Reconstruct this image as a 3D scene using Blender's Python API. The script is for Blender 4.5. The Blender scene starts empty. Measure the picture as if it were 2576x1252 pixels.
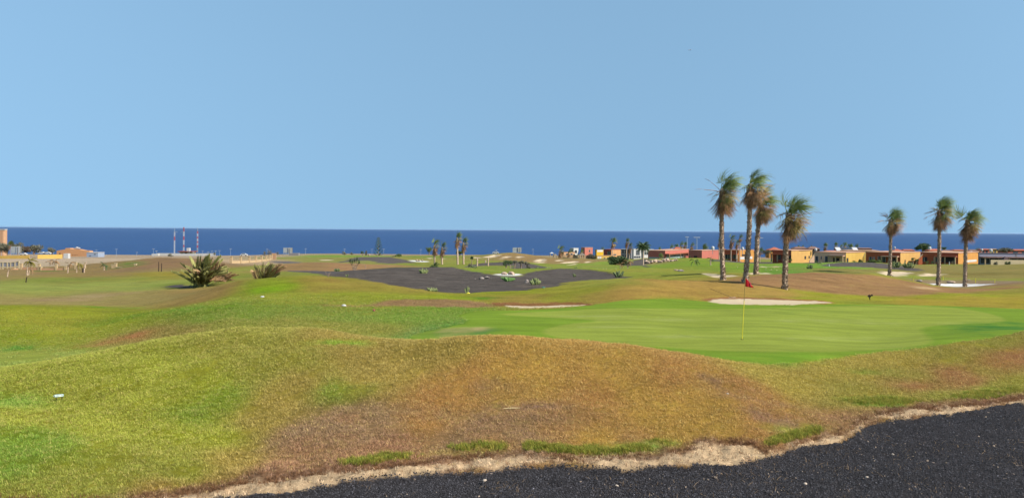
import bpy, bmesh, math, random
import numpy as np
from mathutils import Vector, Matrix
random.seed(7)
rng = np.random.default_rng(7)
R = math.radians
scene = bpy.context.scene
col = scene.collection

# ------------------------------------------------------------------ camera
F = 1950.0; CU = 1288.0; CV = 578.5; TH = 0.0066      # focal length / principal point in a 2576 px wide frame
cam = bpy.data.cameras.new("camera"); cam.lens = F / 2576 * 36; cam.sensor_width = 36
cam.shift_y = -(626 - CV) / 2576
cam.clip_start = 0.5; cam.clip_end = 300000
co = bpy.data.objects.new("camera", cam); col.objects.link(co)
co.location = (0, 0, 0); co.rotation_euler = (math.pi / 2, -TH, 0)
scene.camera = co

# ------------------------------------------------------------------ light
SUN_EL = 41.0; SUN_AZ = (0.89, -0.454)
world = bpy.data.worlds.new("World"); scene.world = world; world.use_nodes = True
wn = world.node_tree.nodes; wl = world.node_tree.links
for n in list(wn): wn.remove(n)
sky = wn.new("ShaderNodeTexSky"); sky.sky_type = 'NISHITA'; sky.sun_disc = False
sky.sun_elevation = R(SUN_EL); sky.sun_rotation = math.atan2(SUN_AZ[0], SUN_AZ[1])
sky.altitude = 0; sky.air_density = 1.1; sky.dust_density = 0.35; sky.ozone_density = 1.6
hs = wn.new("ShaderNodeHueSaturation"); hs.inputs["Saturation"].default_value = 0.92
gm = wn.new("ShaderNodeGamma"); gm.inputs["Gamma"].default_value = 1.0
bg = wn.new("ShaderNodeBackground"); bg.inputs["Strength"].default_value = 0.069
wo = wn.new("ShaderNodeOutputWorld")
tcw = wn.new("ShaderNodeTexCoord"); mpw = wn.new("ShaderNodeMapping"); mpw.inputs["Location"].default_value = (0, 0, 0.33); mpw.inputs["Scale"].default_value = (1, 1, 0.16)
nrm = wn.new("ShaderNodeVectorMath"); nrm.operation = 'NORMALIZE'
wl.new(tcw.outputs["Generated"], mpw.inputs[0]); wl.new(mpw.outputs[0], nrm.inputs[0]); wl.new(nrm.outputs[0], sky.inputs["Vector"])
wl.new(sky.outputs[0], hs.inputs["Color"]); wl.new(hs.outputs[0], gm.inputs["Color"])
tn = wn.new("ShaderNodeMix"); tn.data_type = 'RGBA'; tn.blend_type = 'MULTIPLY'; tn.inputs[0].default_value = 1.0; tn.inputs[7].default_value = (1.13, 1.36, 1.33, 1)
wl.new(gm.outputs[0], tn.inputs[6]); wl.new(tn.outputs[2], bg.inputs["Color"]); wl.new(bg.outputs[0], wo.inputs[0])
sl = bpy.data.lights.new("sun", 'SUN'); sl.energy = 4.8; sl.angle = R(0.53); sl.color = (1.0, 0.93, 0.82)
so = bpy.data.objects.new("sun", sl); col.objects.link(so)
_s = Vector((SUN_AZ[0] * math.cos(R(SUN_EL)), SUN_AZ[1] * math.cos(R(SUN_EL)), math.sin(R(SUN_EL))))
so.rotation_euler = _s.to_track_quat('Z', 'Y').to_euler(); so.location = (20, -20, 40)
vs = scene.view_settings
scene.display_settings.display_device = 'sRGB'
vs.view_transform = 'Standard'; vs.look = 'None'; vs.gamma = 1; vs.exposure = 0.92; vs.use_curve_mapping = False
scene.cycles.max_bounces = 4; scene.cycles.diffuse_bounces = 2; scene.cycles.glossy_bounces = 2
scene.cycles.transparent_max_bounces = 4; scene.cycles.caustics_reflective = False; scene.cycles.caustics_refractive = False

# ------------------------------------------------------------------ helpers
KALB = 0.44      # photographed (sunlit) colour -> base colour
def lin(c):
    c = np.asarray(c, float) / 255.0
    return np.where(c <= 0.04045, c / 12.92, ((c + 0.055) / 1.055) ** 2.4)
def alb(c, k=KALB): return tuple(float(x) for x in lin(c) * k)
def tag(o, label=None, cat=None, group=None, kind=None):
    if label: o['label'] = label
    if cat: o['category'] = cat
    if group: o['group'] = group
    if kind: o['kind'] = kind
    return o
def empty(name, loc=(0, 0, 0), rz=0.0):
    o = bpy.data.objects.new(name, None); col.objects.link(o); o.empty_display_size = 0.3
    o.location = loc; o.rotation_euler = (0, 0, rz); return o
def link(name, me, parent=None, loc=None):
    o = bpy.data.objects.new(name, me); col.objects.link(o)
    if parent is not None: o.parent = parent
    if loc is not None: o.location = loc
    return o
def copy_tree(o, parent=None):
    c = o.copy(); col.objects.link(c)
    if parent is not None: c.parent = parent
    for ch in list(o.children): copy_tree(ch, c)
    return c

class MB:
    def __init__(s): s.v = []; s.f = []; s.m = []; s.mi = 0
    def add(s, vs, fs):
        b = len(s.v); s.v += [tuple(p) for p in vs]; s.f += [tuple(i + b for i in f) for f in fs]; s.m += [s.mi] * len(fs)
        return s
    def box(s, x0, y0, z0, x1, y1, z1, M=None):
        P = [Vector(p) for p in ((x0,y0,z0),(x1,y0,z0),(x1,y1,z0),(x0,y1,z0),(x0,y0,z1),(x1,y0,z1),(x1,y1,z1),(x0,y1,z1))]
        if M is not None: P = [M @ p for p in P]
        return s.add(P, [(0,3,2,1),(4,5,6,7),(0,1,5,4),(1,2,6,5),(2,3,7,6),(3,0,4,7)])
    def tube(s, pts, rad, n=8, cap=True, jit=0.0):
        pts = [Vector(p) for p in pts]; rs = rad if hasattr(rad, '__len__') else [rad] * len(pts)
        V = []; Fc = []
        ref = Vector((0.31, 0.95, 0.02))
        for i, p in enumerate(pts):
            t = (pts[min(i + 1, len(pts) - 1)] - pts[max(i - 1, 0)]).normalized()
            a = t.cross(ref)
            if a.length < 0.1: a = t.cross(Vector((1, 0, 0)))
            a.normalize(); b = t.cross(a)
            for k in range(n):
                an = 2 * math.pi * k / n; r = rs[i] * (1 + random.uniform(-jit, jit))
                V.append(p + a * math.cos(an) * r + b * math.sin(an) * r)
        for i in range(len(pts) - 1):
            for k in range(n):
                Fc.append((i*n+k, i*n+(k+1) % n, (i+1)*n+(k+1) % n, (i+1)*n+k))
        if cap: Fc.append(tuple(range(n - 1, -1, -1))); Fc.append(tuple((len(pts)-1)*n + k for k in range(n)))
        return s.add(V, Fc)
    def cone_hip(s, x0, y0, x1, y1, z0, z1, ridge=0.0, M=None):
        cx, cy = (x0+x1)/2, (y0+y1)/2
        P = [Vector(p) for p in ((x0,y0,z0),(x1,y0,z0),(x1,y1,z0),(x0,y1,z0),(cx-ridge,cy,z1),(cx+ridge,cy,z1))]
        if M is not None: P = [M @ p for p in P]
        return s.add(P, [(0,1,5,4),(1,2,5),(2,3,4,5),(3,0,4),(3,2,1,0)])
    def mesh(s, name, mats, smooth=False):
        me = bpy.data.meshes.new(name); me.from_pydata(s.v, [], s.f)
        for m in (mats if isinstance(mats, (list, tuple)) else [mats]): me.materials.append(m)
        if any(s.m): me.polygons.foreach_set("material_index", s.m)
        if smooth: me.polygons.foreach_set("use_smooth", [True] * len(me.polygons))
        me.update(); return me
    def build(s, name, mats, parent=None, smooth=False, loc=None):
        return link(name, s.mesh(name, mats, smooth), parent, loc)

_mats = {}
def mat(name, c, rough=0.85, spec=0.2, noise=0.0, nscale=3.0, c2=None, bump=0.0, trans=0.0, metal=0.0, objvar=0.0):
    """procedural material; c / c2 already linear base colours"""
    if name in _mats: return _mats[name]
    m = bpy.data.materials.new(name); m.use_nodes = True; nt = m.node_tree; N = nt.nodes; L = nt.links
    p = N["Principled BSDF"]; p.inputs["Roughness"].default_value = rough
    p.inputs["Specular IOR Level"].default_value = spec; p.inputs["Metallic"].default_value = metal
    tc = N.new("ShaderNodeTexCoord"); nz = N.new("ShaderNodeTexNoise")
    nz.inputs["Scale"].default_value = nscale; nz.inputs["Detail"].default_value = 6
    L.new(tc.outputs["Object"], nz.inputs["Vector"])
    mr = N.new("ShaderNodeMapRange"); mr.inputs[1].default_value = 0.3; mr.inputs[2].default_value = 0.7
    L.new(nz.outputs["Fac"], mr.inputs[0])
    mx = N.new("ShaderNodeMix"); mx.data_type = 'RGBA'
    a = c; b = c2 if c2 else tuple(x * (1 - noise) for x in c)
    mx.inputs[6].default_value = (*a, 1); mx.inputs[7].default_value = (*b, 1)
    L.new(mr.outputs[0], mx.inputs[0]); out = mx.outputs[2]
    if objvar:
        oi = N.new("ShaderNodeObjectInfo"); m2 = N.new("ShaderNodeMapRange")
        m2.inputs[3].default_value = 1 - objvar; m2.inputs[4].default_value = 1 + objvar
        L.new(oi.outputs["Random"], m2.inputs[0])
        h2 = N.new("ShaderNodeHueSaturation"); L.new(m2.outputs[0], h2.inputs["Value"]); L.new(out, h2.inputs["Color"])
        out = h2.outputs[0]
    L.new(out, p.inputs["Base Color"])
    if bump:
        bp = N.new("ShaderNodeBump"); bp.inputs["Strength"].default_value = bump; bp.inputs["Distance"].default_value = 0.05
        L.new(nz.outputs["Fac"], bp.inputs["Height"]); L.new(bp.outputs[0], p.inputs["Normal"])
    if trans:
        tr = N.new("ShaderNodeBsdfTranslucent"); L.new(out, tr.inputs["Color"])
        ms = N.new("ShaderNodeMixShader"); ms.inputs[0].default_value = trans
        L.new(p.outputs[0], ms.inputs[1]); L.new(tr.outputs[0], ms.inputs[2])
        L.new(ms.outputs[0], N["Material Output"].inputs[0])
    _mats[name] = m; return m

# crops the photograph was studied in -> frame coordinates (2576 px wide)
def _k(x0, y0, s):
    return lambda *p: [((x0 + a * s) / 1.5652, (y0 + b * s) / 1.5652) for a, b in p]
K1 = _k(0, 850, .27955); K2 = _k(600, 850, .27955); K3 = _k(1200, 850, .27955); K4 = _k(1800, 850, .27955); K5 = _k(2400, 850, .27955)
K6 = _k(2700, 600, .43942); K7 = _k(3300, 700, .39935)
B1 = _k(0, 1100, .50466); B2 = _k(1300, 1100, .50466); B3 = _k(2600, 1050, .5559)
B4 = _k(0, 1400, .50466); B5 = _k(1300, 1400, .54348); B6 = _k(2600, 1400, .5559)
L0 = _k(0, 880, .19966); SRC = _k(0, 0, 1.0)
# ------------------------------------------------------------------ terrain
# surveyed profiles: frame column -> (distance, frame row) or (distance, height relative to the eye)
PROF = {
0:    [(13,1252),(18,1040),(22,985),(25,930),(29,-5.3),(31,925),(36,880),(40,830),(46,770),(52,-5.3),(56,766),(62,745),(75,720),(90,706),(105,698),(130,-8.3),(170,-9.6),(200,672),(300,660),(450,650),(700,645),(850,-30.0)],
200:  [(13,1252),(16.5,1100),(20,1010),(23,925),(25.5,895),(30,-5.2),(34,888),(38,860),(42,820),(48,769),(53,-5.35),(57,763),(66,740),(78,718),(92,700),(105,684),(125,-8),(170,-9.9),(230,668),(320,658),(450,650),(700,645),(850,-30.0)],
400:  [(13,1252),(16,1130),(20,990),(24,892),(27,851),(31,-4.9),(36,840),(41,800),(45,781),(50,772),(56,755),(64,735),(72,722),(85,703),(100,684),(115,-6.9),(150,672),(175,660),(200,649),(240,-10.2),(450,649),(700,645),(850,-30.0)],
600:  [(13,1252),(16.5,1120),(20,980),(24,860),(26,827),(30,-4.35),(34,815),(38,785),(42,758),(48,735),(54,704),(60,-4.7),(68,-4.8),(75,699),(95,685),(130,672),(190,661),(300,652),(500,647),(700,644),(855,-30.0)],
800:  [(13,1251),(14,1204),(17,1080),(20,960),(22.5,875),(25,828),(29,-4.15),(33,815),(37,790),(40,770),(43,750),(48,725),(54,694),(60,-4.45),(68,-4.4),(76,689),(90,684),(105,675),(125,661),(150,-7.4),(200,657),(350,648),(450,640.5),(600,-20.5),(900,-29.3)],
1000: [(13,1252),(14.4,1185),(17,1075),(19,985),(21.5,905),(23.5,858),(27,-4.0),(30,850),(34,813),(39,780),(42,763),(44.5,748),(49,733),(52,719),(57,-4.7),(64,717),(70,700),(78,682),(84,673),(95,-5.3),(130,668),(170,662),(210,650),(240,647),(300,-12),(450,-15.5),(900,-29.4)],
1150: [(13,1252),(15,1163),(17.5,1060),(20,940),(22,856),(26,-3.9),(29,852),(33,815),(38,785),(42,765),(46,752),(51,741),(53,738.5),(62,724),(70,706),(78,687),(85,672),(100,-5.7),(140,669),(170,667),(260,657),(330,648),(400,643),(600,-21),(900,-29.4)],
1290: [(13,1253),(15.3,1152),(17.5,1055),(20,940),(22,852),(25,-3.8),(28.6,851),(33,816),(38,789),(42,773),(44.5,764),(46.5,756),(50,744),(55,733),(62,720),(68,706),(73,694),(78,689),(86,680),(92,676),(120,671),(140,662),(150,658),(180,-8.6),(230,656),(280,647),(330,635.5),(450,-16),(900,-29.5)],
1450: [(13,1253),(14.8,1174),(17,1076),(20,950),(22.3,860),(25.5,-3.85),(29,853),(34,812),(39,785),(42.5,769),(45,762),(47,751),(52,733),(57,717),(60,710),(66,707),(75,699),(82,689),(90,674),(105,-5.5),(150,671),(200,665),(240,656),(270,650),(330,-13.2),(390,651),(900,-29.6)],
1600: [(13,1253),(14.6,1182),(17,1085),(19.5,975),(21.8,880),(25,-3.9),(27.6,869),(33,820),(38,788),(43,762),(45,752),(49,730),(53,712),(57,701),(63,-4.3),(75,693),(90,684),(110,675),(130,-6.9),(160,-8.1),(220,665),(280,655),(340,650),(390,-13.5),(900,-29.7)],
1750: [(13,1254),(15.1,1164),(17,1085),(19,1000),(20.8,932),(22.2,899),(25,-4.0),(29,860),(34,820),(39,789),(44,764),(46.5,757),(50,735),(54,716),(58,703),(63,-4.15),(70,692),(78,688),(90,683),(120,675),(160,668),(220,655),(260,648),(300,-11.6),(390,648),(900,-29.8)],
1900: [(13,1254),(15.3,1157),(18,1040),(20.5,965),(23.3,918),(28,868),(33,826),(39,790),(45,763),(48,752),(51,735),(55,717),(59,702),(63,694),(68,691),(76,689),(90,684),(120,677),(160,671),(200,667),(245,663),(270,661),(400,-14.3),(900,-29.8)],
2050: [(13,1255),(16.4,1117),(20,1010),(24,930),(25.5,903),(30,858),(36,815),(42,783),(46,765),(50,750),(55,735),(59,715),(63,697),(67,683.5),(75,-4.9),(95,681),(130,676),(180,668),(210,660),(250,662),(400,-14.6),(900,-29.9)],
2200: [(13,1256),(18,1066),(21,1000),(25,925),(27.5,885),(31,858),(37,818),(43,785),(49,760),(54,747),(57,737),(61,720),(66,702),(70,686),(78,-5.0),(90,692),(105,683),(130,679),(180,671),(202,660),(240,-10.4),(262,661),(400,-14.7),(900,-29.9)],
2400: [(13,1258),(19,1041),(22,980),(26,910),(29,859),(33,836),(39,805),(45,778),(52,757),(58,742),(65,733),(70,727),(76,723),(80,721),(85,717),(92,712),(97,705),(110,698),(130,690),(170,680),(210,669),(235,664),(250,663),(400,-14.8),(900,-30.0)],
2576: [(13,1259),(20.5,1011),(24,945),(28,885),(31,840),(35,824),(42,795),(50,768),(58,749),(68,733),(78,717),(88,711),(100,705),(120,693),(150,680),(190,665),(205,664),(250,666),(400,-15),(900,-30.0)],
}
cp = []
def _addcp(u, d, w):
    if w > 0: ul = (u - CU) + (w - CV) * TH; h = (w - CV) - (u - CU) * TH
    else: h = -w * F / d; ul = (u - CU) + h * TH
    cp.append((ul, math.log(d), h * d / F))
for u, pr in PROF.items():
    for d, w in pr: _addcp(u, d, w)
    _addcp(u, 9.5, -4.35); _addcp(u, 6.5, -3.4); _addcp(u, 4, -2.3); _addcp(u, 1200, -33.0)
for u, src in ((-420, 0), (-900, 0), (3000, 2576), (3500, 2576)):
    for d, w in PROF[src]:
        z = w if w < 0 else -((w - CV) - (src - CU) * TH) * d / F
        _addcp(u, d, z + (-0.3 if u < 0 else 0.0) * min(1, d / 60))
    _addcp(u, 9.5, -4.35); _addcp(u, 6.5, -3.4); _addcp(u, 4, -2.3); _addcp(u, 1200, -33.0)
cp = np.array(cp)
SX, SY = 1 / 330.0, 4.2
CPX, CPY = cp[:, 0] * SX, cp[:, 1] * SY
_w = np.exp(-cp[:, 1] * 0.55)                       # fit relative heights: z / d^0.55
def _phi(r2): return 0.5 * r2 * np.log(r2 + 1e-12)
_n = len(cp); _A = np.zeros((_n + 3, _n + 3))
_A[:_n, :_n] = _phi((CPX[:, None] - CPX) ** 2 + (CPY[:, None] - CPY) ** 2) + np.eye(_n) * 0.004
_A[:_n, _n] = 1; _A[:_n, _n + 1] = CPX; _A[:_n, _n + 2] = CPY; _A[_n:, :_n] = _A[:_n, _n:].T
_b = np.zeros(_n + 3); _b[:_n] = cp[:, 2] * _w
_W = np.linalg.solve(_A, _b)
def depth_below(ul, d):
    """metres the ground lies below the eye, at column ul (level frame) and depth d"""
    ul = np.atleast_1d(np.asarray(ul, float)); d = np.atleast_1d(np.asarray(d, float))
    X = ul * SX; Y = np.log(d) * SY; out = np.empty(len(X))
    for i in range(0, len(X), 20000):
        x = X[i:i+20000]; y = Y[i:i+20000]
        K = _phi((x[:, None] - CPX) ** 2 + (y[:, None] - CPY) ** 2)
        out[i:i+20000] = K @ _W[:_n] + _W[_n] + _W[_n+1] * x + _W[_n+2] * y
    return out * d ** 0.55
def ground(x, y): return -float(depth_below(x / y * F, y)[0])

NS = 900
_sd = np.exp(np.linspace(math.log(5.0), math.log(1150), NS))
def unproject(u, v, dmin=5.0, dmax=1100.0):
    """frame point -> ground point (x, y): the first ground beyond dmin on that sight line"""
    h = (v - CV) - (u - CU) * TH; ul = (u - CU) + (v - CV) * TH
    dd = _sd[(_sd >= dmin) & (_sd <= dmax)]
    hv = depth_below(np.full(len(dd), ul), dd) * F / dd
    idx = np.nonzero(hv <= h)[0]
    if len(idx) == 0: d = dd[int(np.argmin(hv - h))]
    elif idx[0] == 0: d = dd[0]
    else:
        i = idx[0]; a, b = hv[i-1], hv[i]; t = (a - h) / max(a - b, 1e-9); d = dd[i-1] + (dd[i] - dd[i-1]) * t
    return (ul / F * d, d)
def spot(u, d):
    """ground point in frame column u at depth d"""
    ul = u - CU
    for _ in range(2):
        z = -float(depth_below(ul, d)[0]); ul = (u - CU) + (-z * F / d) * TH
    return Vector((ul / F * d, d, z))
def dfor(u, v, dmin, dmax=900): return unproject(u, v, dmin, dmax)[1]
def rowof(p): # frame row of a world point
    ul = p[0] / p[1] * F; vl = -p[2] / p[1] * F
    return CV + vl + ul * TH

# numpy value noise
def _hash(ix, iy, s):
    n = (ix * 374761393 + iy * 668265263 + s * 1442695041) & 0x7fffffff
    n = ((n ^ (n >> 13)) * 1274126177) & 0x7fffffff
    return ((n ^ (n >> 16)) & 0xffff) / 65535.0
def vnoise(x, y, s=0):
    ix = np.floor(x).astype(np.int64); iy = np.floor(y).astype(np.int64); fx = x - ix; fy = y - iy
    fx = fx * fx * (3 - 2 * fx); fy = fy * fy * (3 - 2 * fy)
    a = _hash(ix, iy, s); b = _hash(ix + 1, iy, s); c = _hash(ix, iy + 1, s); d = _hash(ix + 1, iy + 1, s)
    return (a + (b - a) * fx) * (1 - fy) + (c + (d - c) * fx) * fy - 0.5
def fbm(x, y, s=0, o=4):
    r = 0; a = 1.0
    for i in range(o): r = r + a * vnoise(x, y, s + i * 17); x = x * 2.03 + 11.3; y = y * 2.03 + 5.7; a *= 0.5
    return r

# the grid: fan of columns, geometric in distance
us = np.concatenate([np.linspace(-1150, -1310 + 1288 - 1310, 1)[:0], np.linspace(-2350, -1330, 60, endpoint=False), np.arange(-1330, 1331, 2.7), np.linspace(1333, 2350, 60)])
ds = [3.0]
while ds[-1] < 1150:
    d = ds[-1]; st = 0.02 if d < 11.5 else (0.0062 if d < 55 else (0.0068 if d < 110 else (0.0085 if d < 420 else 0.02)))
    ds.append(d * (1 + st))
ds = np.array(ds); NU, ND = len(us), len(ds)
UG, DG = np.meshgrid(us, ds)             # rows = distance
# evaluate the spline on a half-resolution grid and interpolate
cu = us[::3] if us[::3][-1] == us[-1] else np.append(us[::3], us[-1]); cd = ds[::2] if ds[::2][-1] == ds[-1] else np.append(ds[::2], ds[-1])
CUG, CDG = np.meshgrid(cu, cd)
Zc = (depth_below(CUG.ravel(), CDG.ravel())).reshape(CUG.shape)
Zr = np.array([np.interp(us, cu, row) for row in Zc])
ZG = -np.array([np.interp(np.log(ds), np.log(cd), Zr[:, j]) for j in range(NU)]).T
XG = UG / F * DG; YG = DG.copy()
X = XG.ravel(); Y = YG.ravel(); Z = ZG.ravel().copy(); D_ = DG.ravel()

def poly_sd(poly, pad):
    """signed distance (inside positive) to a polygon, only for the vertices near it; returns (index, distance)"""
    P = np.array(poly); x0, y0 = P.min(0) - pad; x1, y1 = P.max(0) + pad
    idx = np.nonzero((X > x0) & (X < x1) & (Y > y0) & (Y < y1))[0]
    px, py = X[idx], Y[idx]; best = np.full(len(idx), 1e18); ins = np.zeros(len(idx), bool)
    for i in range(len(P)):
        ax, ay = P[i]; bx, by = P[(i + 1) % len(P)]; ex, ey = bx - ax, by - ay; L2 = ex * ex + ey * ey + 1e-12
        t = np.clip(((px - ax) * ex + (py - ay) * ey) / L2, 0, 1)
        best = np.minimum(best, (px - ax - t * ex) ** 2 + (py - ay - t * ey) ** 2)
        c = ((ay > py) != (by > py)); c &= px < ex * (py - ay) / (ey if abs(ey) > 1e-12 else 1e-12) + ax
        ins ^= c
    return idx, np.where(ins, 1, -1) * np.sqrt(best)
def smooth_poly(pts, n=2):
    for _ in range(n):
        q = []
        for i in range(len(pts)):
            a = pts[i]; b = pts[(i + 1) % len(pts)]
            q += [(a[0]*.75+b[0]*.25, a[1]*.75+b[1]*.25), (a[0]*.25+b[0]*.75, a[1]*.25+b[1]*.75)]
        pts = q
    return pts
def world_poly(pts, dmin, dmax=1100, n=1):
    return [unproject(u, v, dmin, dmax) for u, v in smooth_poly(list(pts), n)]
def sstep(t): t = np.clip(t, 0, 1); return t * t * (3 - 2 * t)

# --- grass / soil tint: colours noted at spots of the course (as photographed in sun)
TN = []
def tint(c, *pts, dmin=5):
    for u, v in pts:
        x, y = unproject(u, v, dmin); TN.append((x / y * F, math.log(y), *c))
OL = (146,148,38); YG = (162,160,42); GRN = (112,150,36); TAN = (172,142,62); GOLD = (176,140,64); BRN = (160,118,82); DIRT = (154,122,92)
tint((120,146,36), (30,1010),(60,1130),(20,1180),(110,1100)); tint(OL, (200,960),(300,930),(420,900),(300,1030),(450,1000),(120,1060),(90,960))
tint((158,160,44), (330,1000),(520,960),(400,930),(250,1070),(60,1050),(560,1100),(440,1080)); tint((150,146,50),(520,870),(650,850),(640,930),(760,900))
tint((128,146,38),(560,1000),(480,1040),(850,985)); tint((140,142,42),(160,1200),(330,1180),(60,1235),(250,1230),(450,1180))
tint((158,138,60),(820,860),(900,890),(760,960),(640,1060),(980,880)); tint((164,142,62),(700,1010),(900,960),(1050,900),(1150,880),(1000,940),(600,1150))
tint(GOLD,(1290,880),(1400,880),(1550,920),(1350,950),(1600,980),(1650,1040),(1500,1100),(1250,950),(1750,980),(1800,1050),(1700,1100))
tint((172,128,68),(1100,1000),(1200,950),(1050,1060),(1700,950),(1900,1000),(1500,1000),(1950,1080),(1850,960)); tint((160,118,84),(850,1060),(760,1110),(950,1110),(700,1180),(900,1180),(1000,1130))
tint((156,124,88),(800,1090),(950,1080),(1300,1090),(1150,1120)); tint((150,122,52),(560,1220),(400,1240)); tint((165,125,75),(1250,1120),(1400,1060),(1600,1120),(1450,1050))
tint((168,150,60),(1900,940),(2100,920),(2250,900),(2000,980)); tint((150,140,50),(2150,980),(2300,950),(2400,900),(2100,1020),(2250,1000),(2480,930)); tint((160,112,66),(2400,940),(2500,920),(2560,900),(2450,960),(2300,970))
tint((146,142,48),(2350,1000),(2500,970),(2560,960),(2300,870),(2500,860)); tint(BRN,(2100,1040),(2300,1030),(2480,1000))
# fairways and hills left
tint((150,156,40),(60,790),(200,790),(100,830),(300,820),(220,850)); tint((138,150,38),(300,800),(40,860),(380,800),(200,870)); tint((150,165,70),(60,910),(150,895),(20,895),dmin=28)
tint((152,135,64),(330,850),(400,835),(480,830)); tint((128,150,46),(520,800),(640,790),(760,780),(600,770),(480,780),(880,800)); tint((150,160,44),(700,750),(850,745),(980,750),(560,760))
tint((146,146,52),(700,810),(850,820),(960,830),(560,815)); tint((128,156,46),(1000,800),(1080,790),(1180,790),(1130,770)); tint((104,148,56),(1150,835),(1080,845),(1230,825),dmin=26)
tint((156,142,60),(950,715),(1050,730),(860,710),(800,720)); tint((140,155,40),(650,712),(700,715),(620,740)); tint((158,128,72),(560,725),(480,735),(520,745)); tint((150,160,38),(1120,745),(1180,748))
tint((164,152,88),(250,745),(300,755),(120,760),(20,755),(400,750)); tint((156,166,80),(60,720),(200,725),(300,715),(400,710),(100,735),(380,725)); tint((138,150,64),(120,705),(250,705),(350,700),(430,715))
tint((160,140,84),(20,700),(60,695),(150,690)); tint((150,125,80),(300,690),(230,690)); tint((158,148,62),(380,688),(430,690),(400,700),dmin=70)
tint((142,150,62),(600,695),(650,690),(700,690),dmin=66); tint((150,152,70),(650,675),(560,680),dmin=80)
# behind the green
tint((160,140,64),(1300,755),(1350,745),(1500,745),(1250,750)); tint((150,158,42),(1400,750),(1350,735),(1250,740),(1480,730)); tint((184,148,74),(1560,740),(1650,735),(1750,735),(1600,720),(1700,715),(1850,735))
tint((186,150,80),(1750,712),(1850,712),(1650,708),(1950,740)); tint((150,158,60),(1600,712),(1520,712),(1540,705)); tint((160,164,44),(2100,745),(2200,750),(2350,745),(2500,745),(2050,755))
tint((176,156,56),(2450,755),(2550,750),(2300,755)); tint((156,150,62),(2500,730),(2560,725),(2420,735)); tint((140,160,44),(2150,760),(1950,757),(1700,757))
tint((150,158,60),(1600,690),(1680,690),(1640,680),(1600,697),(1720,685),dmin=66); tint((128,158,48),(1700,665),(1800,668),(1850,672),(1750,660),(1680,670),(1880,680),dmin=95)
tint((140,160,52),(1720,655),(1780,652),dmin=180); tint((112,155,58),(1950,672),(2000,678),(1950,682),dmin=85); tint((120,165,54),(2020,668),(2060,670),dmin=110)
tint((150,140,76),(2150,679),(2100,680),(2200,682),(2250,686),dmin=80); tint((152,140,78),(2350,680),(2400,675),(2450,685),(2550,680),(2500,695),(2400,695),dmin=95); tint((148,156,64),(2350,703),(2450,704),(2300,695),(2550,705),dmin=95)
tint((150,122,92),(2350,710),(2450,709),(2560,712),(2520,720),dmin=84); tint((132,120,60),(2450,690),dmin=110)
# middle distance
tint((140,152,62),(1000,668),(1060,668),(1200,668),(1250,665),(1180,660),dmin=95); tint((150,150,74),(1100,655),(1200,652),(1150,648),dmin=200); tint((130,152,66),(1130,645),(1050,645),dmin=250)
tint((130,155,60),(1200,680),(1260,684),(1320,684),(1250,675),(1330,675),dmin=70); tint((150,146,56),(1280,690),(1350,690),dmin=66); tint((160,136,90),(1250,650),(1300,645),(1400,655),(1450,655),(1350,640),dmin=180)
tint((140,154,66),(1350,665),(1400,668),(1500,668),(1450,664),dmin=120); tint((130,165,58),(1480,665),(1530,662),dmin=150); tint((128,160,64),(850,647),(880,643),(820,643),dmin=250); tint((146,150,76),(760,650),(720,648),(800,655),dmin=150)
tint((168,130,94),(800,672),(760,675),(860,668),(920,665),dmin=85); tint((150,118,88),(500,652),(450,655),(420,665),(350,662),(400,652),dmin=120); tint((152,128,84),(250,672),(200,678),(300,672),dmin=110)
tint((196,176,150),(100,660),(50,660),(150,658),(250,655),(30,670),dmin=230); tint((186,164,140),(100,650),(200,648),(300,645),(350,650),(450,645),(600,650),(650,646),(700,643),dmin=380)
tint((196,170,140),(600,655),(580,660),(640,655),dmin=200); tint((170,150,120),(1150,642),(1250,640),(1350,643),(1500,645),dmin=450); tint((168,146,120),(1700,640),(2000,640),(2400,640),(1900,645),dmin=380)
tint((160,150,92),(1650,660),(1620,664),dmin=200)
TN = np.array(TN)
def tints(ulv, dv):
    a = ulv / 190.0; b = np.log(dv) * 6.5; out = np.empty((len(a), 3)); pa = TN[:, 0] / 190; pb = TN[:, 1] * 6.5
    cols = lin(TN[:, 2:5])
    for i in range(0, len(a), 20000):
        r2 = (a[i:i+20000, None] - pa) ** 2 + (b[i:i+20000, None] - pb) ** 2
        w = 1 / (r2 + 0.05) ** 2; out[i:i+20000] = (w @ cols) / w.sum(1)[:, None]
    return out
TC = tints(CUG.ravel(), CDG.ravel()).reshape(*CUG.shape, 3)
C = np.empty((NU * ND, 3))
for k in range(3):
    r_ = np.array([np.interp(us, cu, row) for row in TC[:, :, k]])
    C[:, k] = np.array([np.interp(np.log(ds), np.log(cd), r_[:, j]) for j in range(NU)]).T.ravel()

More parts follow.
